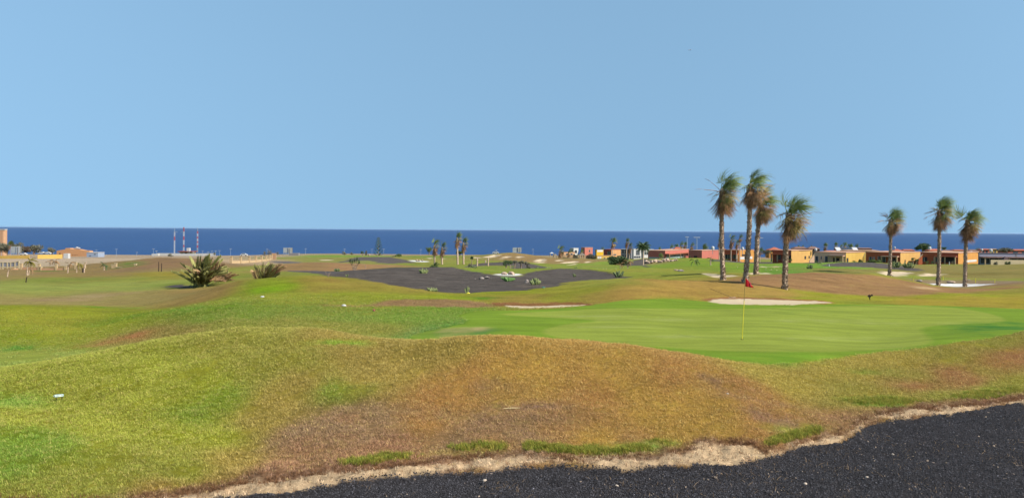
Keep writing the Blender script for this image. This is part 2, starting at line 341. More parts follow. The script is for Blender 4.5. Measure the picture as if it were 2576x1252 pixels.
WL = np.zeros(NU * ND); WS = np.zeros(NU * ND); WG = np.zeros(NU * ND); WD = np.zeros(NU * ND)   # lava, sand, mown, bare
WR = np.zeros(NU * ND)                       # rough long grass factor for tufts
REG = np.zeros(NU * ND, np.int32)            # region number
REGN = {0: 'ground'}
def zone(pts, dmin, dmax=1100, colr=None, w=None, soft=0.02, nz=0.03, name=None, dip=0.0, dipw=1.0, k=1.0, n=1, lip=0.0, mott=0.0):
    P = world_poly(pts, dmin, dmax, n); m = np.array(P); dm = np.median(m[:, 1])
    sw = soft * dm; idx, sd = poly_sd(P, 4 * sw + 0.5 + dipw)
    if len(idx) == 0: return
    x, y = X[idx], Y[idx]; q = nz * dm
    if q > 0: sd = sd + q * 1.6 * fbm(x / (q * 2.2), y / (q * 2.2), 31, 4)
    f = sstep(sd / sw * 0.5 + 0.5) * k
    if mott: f = np.clip(f * (1 + mott * 2.2 * (fbm(x / (dm * .035), y / (dm * .035), 41, 5) + .05)), 0, 1)
    if colr is not None: C[idx] = C[idx] * (1 - f[:, None]) + lin(colr) * f[:, None]
    for W in (WL, WS, WG, WD):
        if w is not None: W[idx] = W[idx] * (1 - f)
    if w is not None: w[idx] += f
    if dip: Z[idx] -= dip * sstep(sd / dipw)
    if lip: Z[idx] += lip * np.exp(-(sd / (dipw * 0.5)) ** 2) * (sd < 0.2)
    if name:
        r = len(REGN); REGN[r] = name; REG[idx[sd > 0]] = r
def ell(u, v, ru, rv, c, dmin=5, dmax=1100, k=0.8, soft=0.03, nz=0.03, rot=0.0, w=None):
    a = [2 * math.pi * i / 10 for i in range(10)]
    zone([(u + ru*math.cos(t)*math.cos(rot) - rv*math.sin(t)*math.sin(rot), v + ru*math.cos(t)*math.sin(rot) + rv*math.sin(t)*math.cos(rot)) for t in a], dmin, dmax, c, w, soft, nz, k=k, mott=1.0)

# coloured areas of turf
BR2 = (170,126,86)
zone(B3((470,95),(650,62),(900,38),(1200,36),(1500,52),(1800,105),(1980,150),(2300,152),(2576,128),(2576,150),(2000,198),(1600,210),(1300,195),(1000,160),(700,130),(560,108)), 55, 86, (168,129,88), None, .012, .008)
zone(B2((-60,200),(230,205),(350,190),(500,162),(900,150),(1100,165),(1300,190),(1250,212),(1000,216),(600,210),(350,212),(0,212)), 38, 60, (166,124,92), WD, .01, .006, k=.85)
zone(B1((-100,165),(350,145),(800,112),(1000,98),(1500,62),(1780,40),(1650,110),(1450,178),(1000,208),(600,205),(-100,212)), 48, 75, (168,146,92), None, .03, .02, k=.45)
zone(K3((-400,690),(0,668),(440,672),(800,628),(950,635),(1110,690),(900,700),(640,765),(400,772),(0,785),(-400,770)), 95, 150, (172,132,94), None, .01, .01)
zone(K2((1250,785),(1700,720),(1900,700),(2504,655),(2504,775),(1900,755),(1700,765)), 85, 150, (160,130,88), None, .01, .01, k=.9)
zone(K4((520,575),(780,513),(1000,545),(1250,570),(1600,620),(1800,612),(2050,640),(1700,665),(1400,680),(1050,665),(600,602)), 180, 400, (164,134,90), None, .01, .01, k=.85)
zone(K1((1990,598),(2504,585),(2504,655),(2250,648),(2000,640)), 170, 230, (146,116,86), None, .01, .01)
zone(K2((-40,590),(420,600),(420,690),(200,660),(-40,640)), 150, 230, (146,116,86), None, .01, .01, k=.8)
zone(K1((-200,595),(800,590),(1500,585),(2050,598),(1700,635),(1250,618),(900,645),(400,650),(-200,690)), 180, 450, (200,178,152), WD, .01, .01)
zone(B1((0,225),(400,215),(720,235),(900,262),(1000,320),(900,430),(500,500),(0,520),(-100,400)), 36, 50, (148,158,40), None, .03, .02, k=.5)
# foreground patches
ell(1030,1040,170,18,(158,128,90),17,22,k=.5,nz=.04); ell(860,1095,170,44,(156,126,90),14,20,k=.5,nz=.05); ell(1320,1062,150,18,(156,122,86),14,20,k=.6,nz=.04)
ell(1850,985,80,16,(156,120,90),15,22,k=.75,rot=.35,nz=.02); ell(1960,1065,110,20,(154,118,90),14,20,k=.75,rot=.3,nz=.02); ell(1330,1028,90,8,(152,118,90),15,22,k=.7,nz=.01); ell(1240,975,40,6,(148,118,88),15,22,k=.4,nz=.01)
ell(850,864,58,7,(130,168,30),18,24,k=.8,nz=.01); ell(880,983,60,8,(116,142,34),16,23,k=.22,nz=.03); ell(1600,1128,110,9,(126,152,38),13,17,k=.85,nz=.006,rot=-.1); ell(2220,1012,80,9,(122,158,34),16,24,k=.9,nz=.01,rot=.06)
ell(1180,1140,110,7,(160,150,46),13,17,k=.6,nz=.01); ell(2200,932,60,5,(130,150,40),18,28,k=.5,nz=.01); ell(1990,1085,70,10,(140,148,46),13,18,k=.7,nz=.01,rot=-.1); ell(2470,985,90,6,(142,150,40),18,24,k=.7,nz=.01,rot=-.2)
ell(280,858,40,5,(170,120,72),30,45,k=.6); ell(330,853,20,3,(176,116,70),30,45,k=.5); ell(150,752,80,5,(176,146,112),48,75,k=.4); ell(260,744,40,3,(190,165,125),48,75,k=.5)
ell(280,771,24,3,(110,156,30),38,50,k=.7); ell(215,768,18,2,(110,156,30),38,50,k=.0); ell(285,805,45,5,(110,150,30),36,48,k=.6); ell(20,879,60,4,(92,150,40),30,42,k=.9,nz=.005); ell(60,905,110,18,(150,160,66),28,40,k=.8,w=WG,nz=.01)
ell(480,783,110,7,(112,150,34),40,52,k=.6,nz=.01,rot=-.06); ell(660,722,50,9,(138,170,30),44,56,k=.7,nz=.02); ell(420,690,30,3,(166,150,60),60,110,k=.5); ell(215,685,40,4,(96,150,50),100,108,k=.0)
ell(1150,835,90,5,(176,166,104),26,36,k=.35,nz=.03); ell(1240,750,40,3,(100,140,34),40,60,k=.5)
ell(800,705,30,3,(150,120,60),44,56,k=.4); ell(320,665,14,6,(92,140,50),110,260,k=.9,nz=.005); ell(120,680,12,3,(100,130,60),100,200,k=.5)
# green: collar then putting surface
zone(B2((560,455),(860,380),(1100,335),(1000,285),(1150,242),(1500,238),(1900,214),(2300,160),(2576,147))+B3((200,232),(340,246),(500,266),(800,275),(1100,268),(1500,262),(2000,275),(2400,290),(2576,300),(2800,320),(2800,425),(2576,462),(2300,512),(1900,568),(1500,614),(1100,664),(800,690),(560,702),(420,702),(250,664))+B2((2576,580),(2100,524),(1700,484),(1300,468),(1000,472),(780,482)),
     23.6, 52, (130,158,48), WG, .004, .003, 'green_collar', n=1)
PUTT = B2((1310,275),(1400,260),(1700,250),(2100,225),(2576,225))+B3((400,300),(900,290),(1500,270),(2000,280),(2300,320),(2440,365),(2430,390),(2300,400),(2100,405),(1900,420),(1840,440),(1860,465),(1920,510),(1920,540),(1850,560),(1500,590),(1100,605),(600,600),(300,590),(0,565))+B2((2200,500),(1900,475),(1720,440),(1650,415),(1680,385),(1850,345),(2120,322),(1900,305),(1600,290))
zone(PUTT, 24.5, 52, (154,168,68), WG, .006, .002, 'putting_green', n=1)
for (a_, b_, c_, d_) in ((1680,803,170,1.6),(2080,806,150,1.5),(1560,822,90,1.5),(2300,812,120,1.8),(1750,845,140,2),(2150,850,170,2),(1500,795,80,1.4)): ell(a_,b_,c_,d_,(176,184,104),25,46,k=.45,nz=.012,soft=.02)
ell(1780,826,60,2.2,(112,140,50),25,46,k=.35,nz=.01); ell(2000,783,150,3,(132,152,60),30,50,k=.4,nz=.02); ell(2250,870,120,4,(160,172,84),24,30,k=.4,nz=.02)
ell(1150,838,110,14,(98,140,62),26,36,k=.5,nz=.01,rot=-.1); ell(1150,830,70,4,(188,172,112),28,36,k=.55,nz=.03,rot=-.08); ell(1090,846,50,3,(180,165,108),28,36,k=.4,nz=.03); ell(1400,795,190,6,(88,132,34),36,44,k=.0)
ell(2500,825,100,16,(76,130,48),30,40,k=.6,nz=.01,rot=-.05); ell(1900,900,220,14,(112,156,40),24,27,k=.4)
ell(2200,1235,420,50,(84,78,76),11,17,k=.6,soft=.06,nz=.05); ell(1500,1240,300,16,(74,70,72),11,14,k=.5,soft=.05,nz=.04)
# bunkers
zone(B3((310,238),(345,218),(500,208),(700,212),(900,224),(1100,234),(1270,254),(1100,264),(500,252)), 43.5, 52, (170,116,78), WD, .004, .008, k=.85)
zone(B2((1230,178),(1400,174),(1600,184),(1850,166),(2040,182),(2030,206),(1340,208)), 39, 50, (150,98,66), WD, .004, .008, k=.85)
SAND = (232,210,176); WHT = (245,243,238)
def bunker(pts, dmin, dmax=1100, c=SAND, dip=.25, dipw=1.2, nz=.004, soft=.004, lip=.0): zone(pts, dmin, dmax, c, WS, soft, nz, 'sand_bunker', dip, dipw, lip=lip)
bunker(B3((335,232),(370,256),(560,267),(850,271),(1050,264),(1230,254),(1100,242),(900,236),(700,227),(500,224)), 43.5, 50, dip=.05)
bunker(B2((1340,197),(1430,219),(1700,217),(1950,205),(2000,196),(1880,197),(1600,207),(1450,204)), 40, 50, dip=.05)
bunker(K5((1255,815),(1390,850),(1560,878),(1640,865),(1820,850),(1700,832),(1560,836),(1400,812)), 62, 90, dip=.1)
bunker(K5((1940,793),(1960,832),(2080,827),(2310,806),(2240,795),(2080,795)), 66, 95, dip=.1)
bunker(K7((395,920),(450,960),(640,970),(760,925),(600,923)), 86, 130, dip=.2)
bunker(K7((780,972),(850,935),(1000,938),(1140,935),(1060,955),(900,972)), 86, 130, dip=.2)
zone(K7((690,1062),(760,1085),(900,1093),(1010,1090),(920,1075),(800,1062)), 60, 90, (205,172,128), WD, .01, .006, k=.9)
zone(K7((560,985),(700,1000),(900,1050),(1010,1090),(1250,1085),(1500,1060),(1833,1035),(1833,1012),(1500,1015),(1300,1005),(1150,1000),(800,995)), 76, 97, (158,136,108), WD, .01, .008, k=.8)
bunker(K7((885,1045),(960,1070),(1100,1081),(1280,1080),(1400,1064),(1580,1048),(1400,1044),(1150,1039),(1000,1041)), 80, 100, WHT, dip=.15)
for b in (((345,587),(540,584),(615,548),(540,538),(400,568)),((600,586),(740,592),(772,563),(690,566)),((812,588),(850,568),(930,570),(942,582),(870,592)),((1055,645),(1130,607),(1272,607),(1210,652)),((1050,655),(1290,650),(1200,664),(1060,664)),((1360,638),(1430,612),(1532,632)),((1420,660),(1690,630),(1718,650),(1540,670)),((1528,692),(1718,665),(1600,699)),((1785,657),(1860,633),(1908,640),(1840,657)),((590,598),(670,598),(640,608)),((235,577),(300,580),(335,594),(260,594))):
    bunker(K4(*b), 170, 420, dip=.5, dipw=2, nz=.002, soft=.003)
for b in (((1720,588),(1795,590),(1780,602),(1730,600)),((1905,598),(1995,598),(1960,608)),((2390,575),(2480,590),(2400,594)),((180,616),(320,610),(445,622),(300,630))):
    bunker(K3(*b), 150, 420, dip=.1, nz=.002, soft=.003)
bunker(K5((2100,715),(2170,708),(2240,720),(2150,724)), 90, 190, dip=.1); bunker(K5((2270,712),(2330,703),(2420,710),(2400,724),(2300,726)), 90, 190, (190,172,130), dip=.05)
# lava gravel
LV = (102,94,88); LV2 = (108,100,94)
def lava(pts, dmin, dmax=1100, c=LV, nz=.006, soft=.004, n=1): zone(pts, dmin, dmax, c, WL, soft, nz, 'lava_gravel', n=n)
lava(K3((150,795),(270,835),(400,850),(700,880),(1050,940),(1400,1005),(1750,1060),(2060,1095))+K4((60,1100),(300,1085),(500,1066),(950,1060),(1100,1020),(1380,1003),(1510,960),(1500,940),(1800,905),(2150,885),(2500,876),(2300,838),(2100,790),(1900,765),(1550,738),(1180,765),(1000,795),(880,850),(700,852),(500,832),(290,800),(100,755),(0,738))+K3((2050,715),(1900,695),(1750,692),(1550,705),(1400,728),(1330,725),(1150,695),(1000,695),(850,720),(700,755),(500,783)), 53, 100)
lava(K4((20,738),(150,700),(300,665),(450,630),(650,630),(850,642),(1050,675),(1200,712),(1400,733),(1560,740),(1400,762),(1190,766),(1000,757),(730,747),(800,722),(810,700),(600,692),(300,700),(120,725)), 90, 175, LV2)
lava(K3((440,662),(600,620),(780,563),(900,543),(1100,548),(1250,588),(1400,618),(1620,655),(1300,667),(1110,670),(950,635),(800,628),(650,645)), 150, 300, (110,102,98))
lava(K5((150,700),(260,660),(450,598),(540,600),(600,640),(520,690),(330,702)), 190, 330, LV2); lava(K5((440,705),(520,693),(590,728),(500,724)), 150, 300, LV2)
lava(K5((1360,630),(1500,608),(1650,618),(1900,652),(2450,640),(2600,655),(2450,670),(2000,667),(1700,652),(1450,642)), 185, 300, LV2)
lava(K6((860,968),(1090,972),(1220,992),(1150,998),(900,988)), 170, 300, LV2)
lava(K7((-200,868),(-100,848),(0,836),(300,828),(480,848),(700,876),(870,912),(700,918),(500,898),(250,883),(0,877)), 150, 230, LV2)
lava(K2((150,1002),(220,982),(480,968),(620,1000),(350,1016)), 54, 75, (98,92,92)); lava(K2((1640,642),(1750,630),(2210,650),(2000,668),(1750,668)), 120, 300, (120,112,110))
lava(K2((1740,765),(2200,776),(2600,780),(2700,800),(2504,818),(2300,812)), 66, 110, (104,98,96))
bunker(K4((500,820),(600,838),(820,846),(915,825),(880,814),(700,814)), 66, 90, WHT, dip=.0); bunker(K3((1440,620),(1560,652),(1700,654),(1748,640),(1600,627)), 140, 220, WHT, dip=.0)
zone(K4((750,985),(900,975),(1150,965),(1400,1003),(1150,990),(900,1010)), 56, 75, (118,106,98), WD, .01, .01, k=.6)
# sandy edge and black gravel at the front
EDGE = SRC((520,1985),(696,1962),(908,1955),(1060,1940),(1161,1930),(1300,1908),(1381,1892),(1500,1878),(1680,1867),(1843,1856),(1898,1860),(2006,1845),(2197,1832),(2414,1846),(2496,1851),(2604,1835),(2700,1835),(2733,1822),(2900,1828),(2989,1808),(3089,1789),(3145,1756),(3334,1736),(3362,1711),(3395,1683),(3489,1661),(3628,1642),(3767,1628),(3934,1595),(4032,1583),(4500,1490),(4900,1420))
UP = SRC((4900,1390),(4500,1455),(4032,1565),(3934,1583),(3684,1612),(3628,1612),(3517,1622),(3406,1652),(3340,1700),(3267,1724),(3156,1742),(3085,1765),(3017,1780),(2961,1752),(2878,1742),(2780,1768),(2577,1796),(2441,1812),(2251,1811),(2115,1800),(1898,1802),(1751,1812),(1680,1826),(1545,1842),(1409,1863),(1300,1863),(1161,1886),(1000,1905),(934,1912),(858,1932),(656,1948),(420,1975))
UP2 = [(u, v - 16 + (4 if u > 1900 else 0)) for u, v in UP]
zone(EDGE + UP2, 9, 30, (158,122,98), WD, .02, .02, n=0, k=.85)
zone(EDGE + UP, 9, 30, (226,194,154), WD, .008, .02, 'sandy_edge', n=0)
ell(1880,1143,60,6,(226,190,140),13,17,k=.6,nz=.005); ell(1700,1150,500,8,(232,206,170),12,17,k=.35,nz=.03)
zone(EDGE + [(3130,1600),(1288,1750),(-300,1600),(200,1290)], 4.2, 30, (65,62,64), WL, .0015, .006, 'black_gravel', n=0, dip=.05, dipw=.25)

# small relief
nearf = np.clip(1.3 - D_ / 60, 0, 1)
grassy = (1 - WL) * (1 - WS) * (1 - WG)
Z += grassy * nearf * (fbm(X * 0.9, Y * 0.9, 3, 4) * 0.07 + fbm(X * 5, Y * 5, 9, 3) * 0.03)
Z += WD * nearf * fbm(X * 3.5, Y * 3.5, 13, 4) * 0.09
Z += WL * np.clip(D_ / 30, 0.4, 1) * (fbm(X * 0.7, Y * 0.7, 5, 4) * 0.06 + (D_ < 24) * fbm(X * 4, Y * 4, 6, 3) * 0.04)
Z += grassy * np.clip(D_ / 100, 0, 1) * (D_ < 420) * fbm(X * 0.12, Y * 0.12, 21, 3) * 0.25
sea_level = -30.0

# ground material: tint attribute plus procedural grain
def ground_material():
    m = bpy.data.materials.new("ground_cover"); m.use_nodes = True; nt = m.node_tree; N = nt.nodes; L = nt.links
    p = N["Principled BSDF"]; p.inputs["Roughness"].default_value = 1.0; p.inputs["Specular IOR Level"].default_value = 0.05
    at = N.new("ShaderNodeAttribute"); at.attribute_name = "tint"; aw = N.new("ShaderNodeAttribute"); aw.attribute_name = "cover"
    sp = N.new("ShaderNodeSeparateColor"); L.new(aw.outputs["Color"], sp.inputs[0])   # R lava, G sand, B mown ; alpha bare
    ge = N.new("ShaderNodeNewGeometry")
    def noise(scale, det=4, rough=.6, stretch=None):
        n = N.new("ShaderNodeTexNoise"); n.inputs["Scale"].default_value = scale; n.inputs["Detail"].default_value = det; n.inputs["Roughness"].default_value = rough
        if stretch:
            mp = N.new("ShaderNodeMapping"); mp.inputs["Scale"].default_value = stretch; L.new(ge.outputs["Position"], mp.inputs[0]); L.new(mp.outputs[0], n.inputs["Vector"])
        else: L.new(ge.outputs["Position"], n.inputs["Vector"])
        return n.outputs["Fac"]
    def mrange(x, a, b, c, d):
        r = N.new("ShaderNodeMapRange"); r.inputs[1].default_value = a; r.inputs[2].default_value = b; r.inputs[3].default_value = c; r.inputs[4].default_value = d
        L.new(x, r.inputs[0]); return r.outputs[0]
    def math_(op, a, b, c=None):
        n = N.new("ShaderNodeMath"); n.operation = op
        for i, v in enumerate((a, b, c)):
            if v is None: continue
            if isinstance(v, (int, float)): n.inputs[i].default_value = v
            else: L.new(v, n.inputs[i])
        return n.outputs[0]
    def mixc(f, a, b):
        n = N.new("ShaderNodeMix"); n.data_type = 'RGBA'
        for i, v in ((0, f), (6, a), (7, b)):
            if isinstance(v, (int, float)): n.inputs[i].default_value = v
            elif isinstance(v, tuple): n.inputs[i].default_value = (*v, 1)
            else: L.new(v, n.inputs[i])
        return n.outputs[2]
    def mulc(a, f):
        n = N.new("ShaderNodeVectorMath"); n.operation = 'SCALE'; L.new(a, n.inputs[0]); L.new(f, n.inputs["Scale"]); return n.outputs[0]
    big = noise(0.16, 5); mid = noise(1.1, 6, .65); fine = noise(9, 6, .75); grain = noise(38, 4, .8)
    lava, sand, mown = sp.outputs[0], sp.outputs[1], sp.outputs[2]; bare = aw.outputs["Alpha"]
    rough_g = math_('MULTIPLY', math_('SUBTRACT', 1.0, lava), math_('MULTIPLY', math_('SUBTRACT', 1.0, sand), math_('SUBTRACT', 1.0, mown)))
    # patchy drying of rough grass
    dry = math_('MULTIPLY', mrange(big, .42, .66, 0, .26), math_('MULTIPLY', rough_g, math_('SUBTRACT', 1.0, bare)))
    c = mixc(dry, at.outputs["Color"], alb((186, 150, 84)))
    lush = math_('MULTIPLY', mrange(mid, .52, .72, 0, .18), math_('MULTIPLY', rough_g, math_('SUBTRACT', 1.0, bare)))
    c = mixc(lush, c, alb((104, 132, 30)))
    # value grain, stronger in rough grass and lava
    amp = math_('MULTIPLY_ADD', rough_g, 0.50, math_('MULTIPLY_ADD', lava, 0.75, math_('MULTIPLY_ADD', mown, 0.17, math_('MULTIPLY', sand, 0.10))))
    g1 = mrange(fine, .3, .7, -1, 1); g2 = mrange(grain, .3, .7, -1, 1); g3 = mrange(mid, .3, .7, -.5, .5)
    g4 = mrange(noise(.45, 6, .7, (.6, 1.5, 1)), .32, .68, -1, 1); gg = math_('ADD', math_('ADD', math_('MULTIPLY', g1, .55), math_('MULTIPLY', g4, .42)), math_('ADD', math_('MULTIPLY', g2, .6), math_('MULTIPLY', g3, .6)))
    val = math_('MAXIMUM', math_('MULTIPLY_ADD', gg, amp, 1.0), 0.15)
    c = mulc(c, val)
    # mowing streaks on the green
    st = noise(0.9, 4, .5, (0.25, 1.6, 1)); sv = math_('MULTIPLY_ADD', math_('MULTIPLY', mrange(st, .35, .65, -1, 1), mown), 0.12, 1.0)
    c = mulc(c, sv)
    # pale specks on lava
    vo = N.new("ShaderNodeTexVoronoi"); vo.inputs["Scale"].default_value = 3.2; L.new(ge.outputs["Position"], vo.inputs["Vector"])
    spk = math_('MULTIPLY', math_('LESS_THAN', vo.outputs["Distance"], 0.10), lava)
    spk = math_('MULTIPLY', spk, math_('GREATER_THAN', noise(1.7, 2), 0.56))
    c = mixc(math_('MULTIPLY', spk, .8), c, alb((190, 172, 160)))
    L.new(c, p.inputs["Base Color"])
    bp = N.new("ShaderNodeBump"); bp.inputs["Distance"].default_value = 0.05
    L.new(math_('ADD', math_('MULTIPLY', g1, .6), math_('MULTIPLY', g2, .35)), bp.inputs["Height"])
    L.new(math_('MULTIPLY_ADD', math_('ADD', mown, sand), -0.35, 0.5), bp.inputs["Strength"]); L.new(bp.outputs[0], p.inputs["Normal"])
    return m
GM = ground_material()
CA = C * KALB
def grid_faces():
    i = np.arange(ND - 1)[:, None] * NU + np.arange(NU - 1)[None, :]
    return np.stack([i, i + 1, i + 1 + NU, i + NU], -1).reshape(-1, 4)
FA = grid_faces()
def np_mesh(name, V, Fq, mtl, attrs=None):
    me = bpy.data.meshes.new(name); nv, nf = len(V), len(Fq)
    me.vertices.add(nv); me.vertices.foreach_set("co", V.astype(np.float32).ravel())
    me.loops.add(nf * 4); me.loops.foreach_set("vertex_index", Fq.astype(np.int32).ravel())
    me.polygons.add(nf); me.polygons.foreach_set("loop_start", np.arange(0, nf * 4, 4, dtype=np.int32)); me.polygons.foreach_set("loop_total", np.full(nf, 4, np.int32))
    me.polygons.foreach_set("use_smooth", np.ones(nf, bool))
    for k, (typ, data) in (attrs or {}).items():
        a = me.attributes.new(k, typ, 'POINT'); a.data.foreach_set("color", data.astype(np.float32).ravel())
    me.materials.append(mtl); me.update(calc_edges=True); me.validate(); return me
freg = REG[FA].max(1)
V3 = np.stack([X, Y, Z], 1); A1 = np.concatenate([CA, np.ones((len(CA), 1))], 1); A2 = np.stack([WL, WS, WG, WD], 1)
for r, nm in REGN.items():
    fr = FA[freg == r]
    if len(fr) == 0: continue
    use = np.unique(fr); mp = np.zeros(len(X), np.int64); mp[use] = np.arange(len(use))
    me = np_mesh(nm, V3[use], mp[fr], GM, {"tint": ('FLOAT_COLOR', A1[use]), "cover": ('FLOAT_COLOR', A2[use])})
    link(nm, me)['kind'] = 'structure'

# sea
def sea_material():
    m = bpy.data.materials.new("sea_water"); m.use_nodes = True; N = m.node_tree.nodes; L = m.node_tree.links; p = N["Principled BSDF"]
    p.inputs["Roughness"].default_value = 0.4; p.inputs["Specular IOR Level"].default_value = 0.12
    ge = N.new("ShaderNodeNewGeometry"); mp = N.new("ShaderNodeMapping"); mp.inputs["Scale"].default_value = (0.02, 0.035, 1)
    L.new(ge.outputs["Position"], mp.inputs[0]); nz = N.new("ShaderNodeTexNoise"); nz.inputs["Scale"].default_value = 1; nz.inputs["Detail"].default_value = 8; nz.inputs["Roughness"].default_value = .72
    L.new(mp.outputs[0], nz.inputs["Vector"])
    mp2 = N.new("ShaderNodeMapping"); mp2.inputs["Scale"].default_value = (0.0016, 0.0006, 1); L.new(ge.outputs["Position"], mp2.inputs[0]); n2 = N.new("ShaderNodeTexNoise"); n2.inputs["Scale"].default_value = 1; n2.inputs["Detail"].default_value = 4; L.new(mp2.outputs[0], n2.inputs["Vector"])
    mr = N.new("ShaderNodeMapRange"); mr.inputs[1].default_value = .32; mr.inputs[2].default_value = .68; L.new(nz.outputs["Fac"], mr.inputs[0])
    mx = N.new("ShaderNodeMix"); mx.data_type = 'RGBA'; mx.inputs[6].default_value = (0.001, 0.015, 0.070, 1); mx.inputs[7].default_value = (0.003, 0.032, 0.128, 1); L.new(mr.outputs[0], mx.inputs[0])
    m2 = N.new("ShaderNodeMix"); m2.data_type = 'RGBA'; m2.inputs[7].default_value = (0.006, 0.040, 0.142, 1); L.new(mx.outputs[2], m2.inputs[6])
    r2 = N.new("ShaderNodeMapRange"); r2.inputs[1].default_value = .4; r2.inputs[2].default_value = .7; r2.inputs[4].default_value = .35; L.new(n2.outputs["Fac"], r2.inputs[0]); L.new(r2.outputs[0], m2.inputs[0])
    L.new(m2.outputs[2], p.inputs["Base Color"])
    bp = N.new("ShaderNodeBump"); bp.inputs["Strength"].default_value = .6; bp.inputs["Distance"].default_value = 2; L.new(nz.outputs["Fac"], bp.inputs["Height"]); L.new(bp.outputs[0], p.inputs["Normal"])
    return m
me = bpy.data.meshes.new("sea"); S = 90000.0
me.from_pydata([(-S, 500, sea_level), (S, 500, sea_level), (S, S, sea_level), (-S, S, sea_level)], [], [(0, 1, 2, 3)]); me.materials.append(sea_material()); me.update()
link("sea", me)['kind'] = 'structure'
# ------------------------------------------------------------------ rough grass and loose stones near the eye
def gn_scatter(name, pts, protos, tints_, scales, rots, mtl_names=None):
    """points carrying tint/scale/rotation -> instances of the prototype meshes"""
    me = bpy.data.meshes.new(name); me.vertices.add(len(pts)); me.vertices.foreach_set("co", pts.astype(np.float32).ravel())
    a = me.attributes.new("tint", 'FLOAT_COLOR', 'POINT'); a.data.foreach_set("color", np.concatenate([tints_, np.ones((len(pts), 1))], 1).astype(np.float32).ravel())
    a = me.attributes.new("size", 'FLOAT', 'POINT'); a.data.foreach_set("value", scales.astype(np.float32))
    a = me.attributes.new("turn", 'FLOAT_VECTOR', 'POINT'); a.data.foreach_set("vector", rots.astype(np.float32).ravel())
    o = link(name, me)
    ng = bpy.data.node_groups.new(name, 'GeometryNodeTree')
    ng.interface.new_socket("Geometry", in_out='INPUT', socket_type='NodeSocketGeometry'); ng.interface.new_socket("Geometry", in_out='OUTPUT', socket_type='NodeSocketGeometry')
    N = ng.nodes; L = ng.links; gi = N.new("NodeGroupInput"); go = N.new("NodeGroupOutput")
    ip = N.new("GeometryNodeInstanceOnPoints"); ip.inputs["Pick Instance"].default_value = True
    gg = N.new("GeometryNodeGeometryToInstance")
    for pm in reversed(protos):
        # each prototype mesh is held by an object node
        oi = N.new("GeometryNodeObjectInfo"); oi.inputs["Object"].default_value = pm; oi.inputs["As Instance"].default_value = False
        L.new(oi.outputs["Geometry"], gg.inputs[0])
    mtp = N.new("GeometryNodeMeshToPoints"); L.new(gi.outputs[0], mtp.inputs[0]); L.new(mtp.outputs[0], ip.inputs["Points"]); L.new(gg.outputs[0], ip.inputs["Instance"])
    rv = N.new("FunctionNodeRandomValue"); rv.data_type = 'INT'; rv.inputs[4].default_value = 0; rv.inputs[5].default_value = len(protos) - 1
    L.new(rv.outputs[2], ip.inputs["Instance Index"])
    s1 = N.new("GeometryNodeInputNamedAttribute"); s1.data_type = 'FLOAT'; s1.inputs[0].default_value = "size"; L.new(s1.outputs[0], ip.inputs["Scale"])
    s2 = N.new("GeometryNodeInputNamedAttribute"); s2.data_type = 'FLOAT_VECTOR'; s2.inputs[0].default_value = "turn"
    L.new(s2.outputs[0], ip.inputs["Rotation"]); L.new(ip.outputs[0], go.inputs[0])
    md = o.modifiers.new("scatter", 'NODES'); md.node_group = ng
    return o
def tuft_mesh(n, h, spread, w, lean, seed):
    r = random.Random(seed); mb = MB()
    for i in range(n):
        a = r.uniform(0, 6.283); q = spread * math.sqrt(r.random()); x, y = q * math.cos(a), q * math.sin(a)
        b = r.uniform(0, 6.283); hh = h * r.uniform(.5, 1.15); ln = hh * r.uniform(.25, lean)
        dx, dy = math.cos(b), math.sin(b); px, py = -dy * w * r.uniform(.6, 1.2), dx * w * r.uniform(.6, 1.2)
        P = [(x-px, y-py, -.01), (x+px, y+py, -.01), (x+dx*ln*.35+px*.8, y+dy*ln*.35+py*.8, hh*.55), (x+dx*ln*.35-px*.8, y+dy*ln*.35-py*.8, hh*.55), (x+dx*ln, y+dy*ln, hh)]
        mb.add(P, [(0,1,2,3), (3,2,4)])
    return mb
def blade_mat():
    m = bpy.data.materials.new("grass_blades"); m.use_nodes = True; N = m.node_tree.nodes; L = m.node_tree.links; p = N["Principled BSDF"]
    p.inputs["Roughness"].default_value = .8; p.inputs["Specular IOR Level"].default_value = .1
    at = N.new("ShaderNodeAttribute"); at.attribute_type = 'INSTANCER'; at.attribute_name = "tint"
    L.new(at.outputs["Color"], p.inputs["Base Color"]); tr = N.new("ShaderNodeBsdfTranslucent"); L.new(at.outputs["Color"], tr.inputs["Color"])
    ms = N.new("ShaderNodeMixShader"); ms.inputs[0].default_value = .4; L.new(p.outputs[0], ms.inputs[1]); L.new(tr.outputs[0], ms.inputs[2]); L.new(ms.outputs[0], N["Material Output"].inputs[0]); return m
BLM = blade_mat()
_proto_y = -40
def proto(name, mb, mtl):
    return bpy.data.objects.new(name, mb.mesh(name, mtl))      # kept out of the scene: only its mesh is scattered
# sample grid vertices of the near rough, jittered inside their cells
def near_points(n, mask, wfun, seed):
    r = np.random.default_rng(seed)
    cell = np.zeros(len(X)); dU = np.gradient(us); dL = np.gradient(ds)
    area = (np.abs(dU)[None, :] / F * ds[:, None]) * dL[:, None]; w = area.ravel() * wfun(D_) * mask; w = np.clip(w, 0, None)
    idx = r.choice(len(X), n, p=w / w.sum()); j = idx // NU; i = idx % NU
    j = np.clip(j, 0, ND - 2); i = np.clip(i, 0, NU - 2); fu = r.random(n); fv = r.random(n)
    def bl(G): G = G.reshape(ND, NU); return G[j, i]*(1-fu)*(1-fv) + G[j, i+1]*fu*(1-fv) + G[j+1, i]*(1-fu)*fv + G[j+1, i+1]*fu*fv
    return np.stack([bl(X), bl(Y), bl(Z)], 1), idx, r
inview = (np.abs(X / Y * F) < 1420)
gmask = (1 - WL) * (1 - WS) * (1 - WG) ** 3 * (1 - 0.93 * WD) * inview * (D_ > 11) * np.clip((46 - D_) / 14, 0, 1)
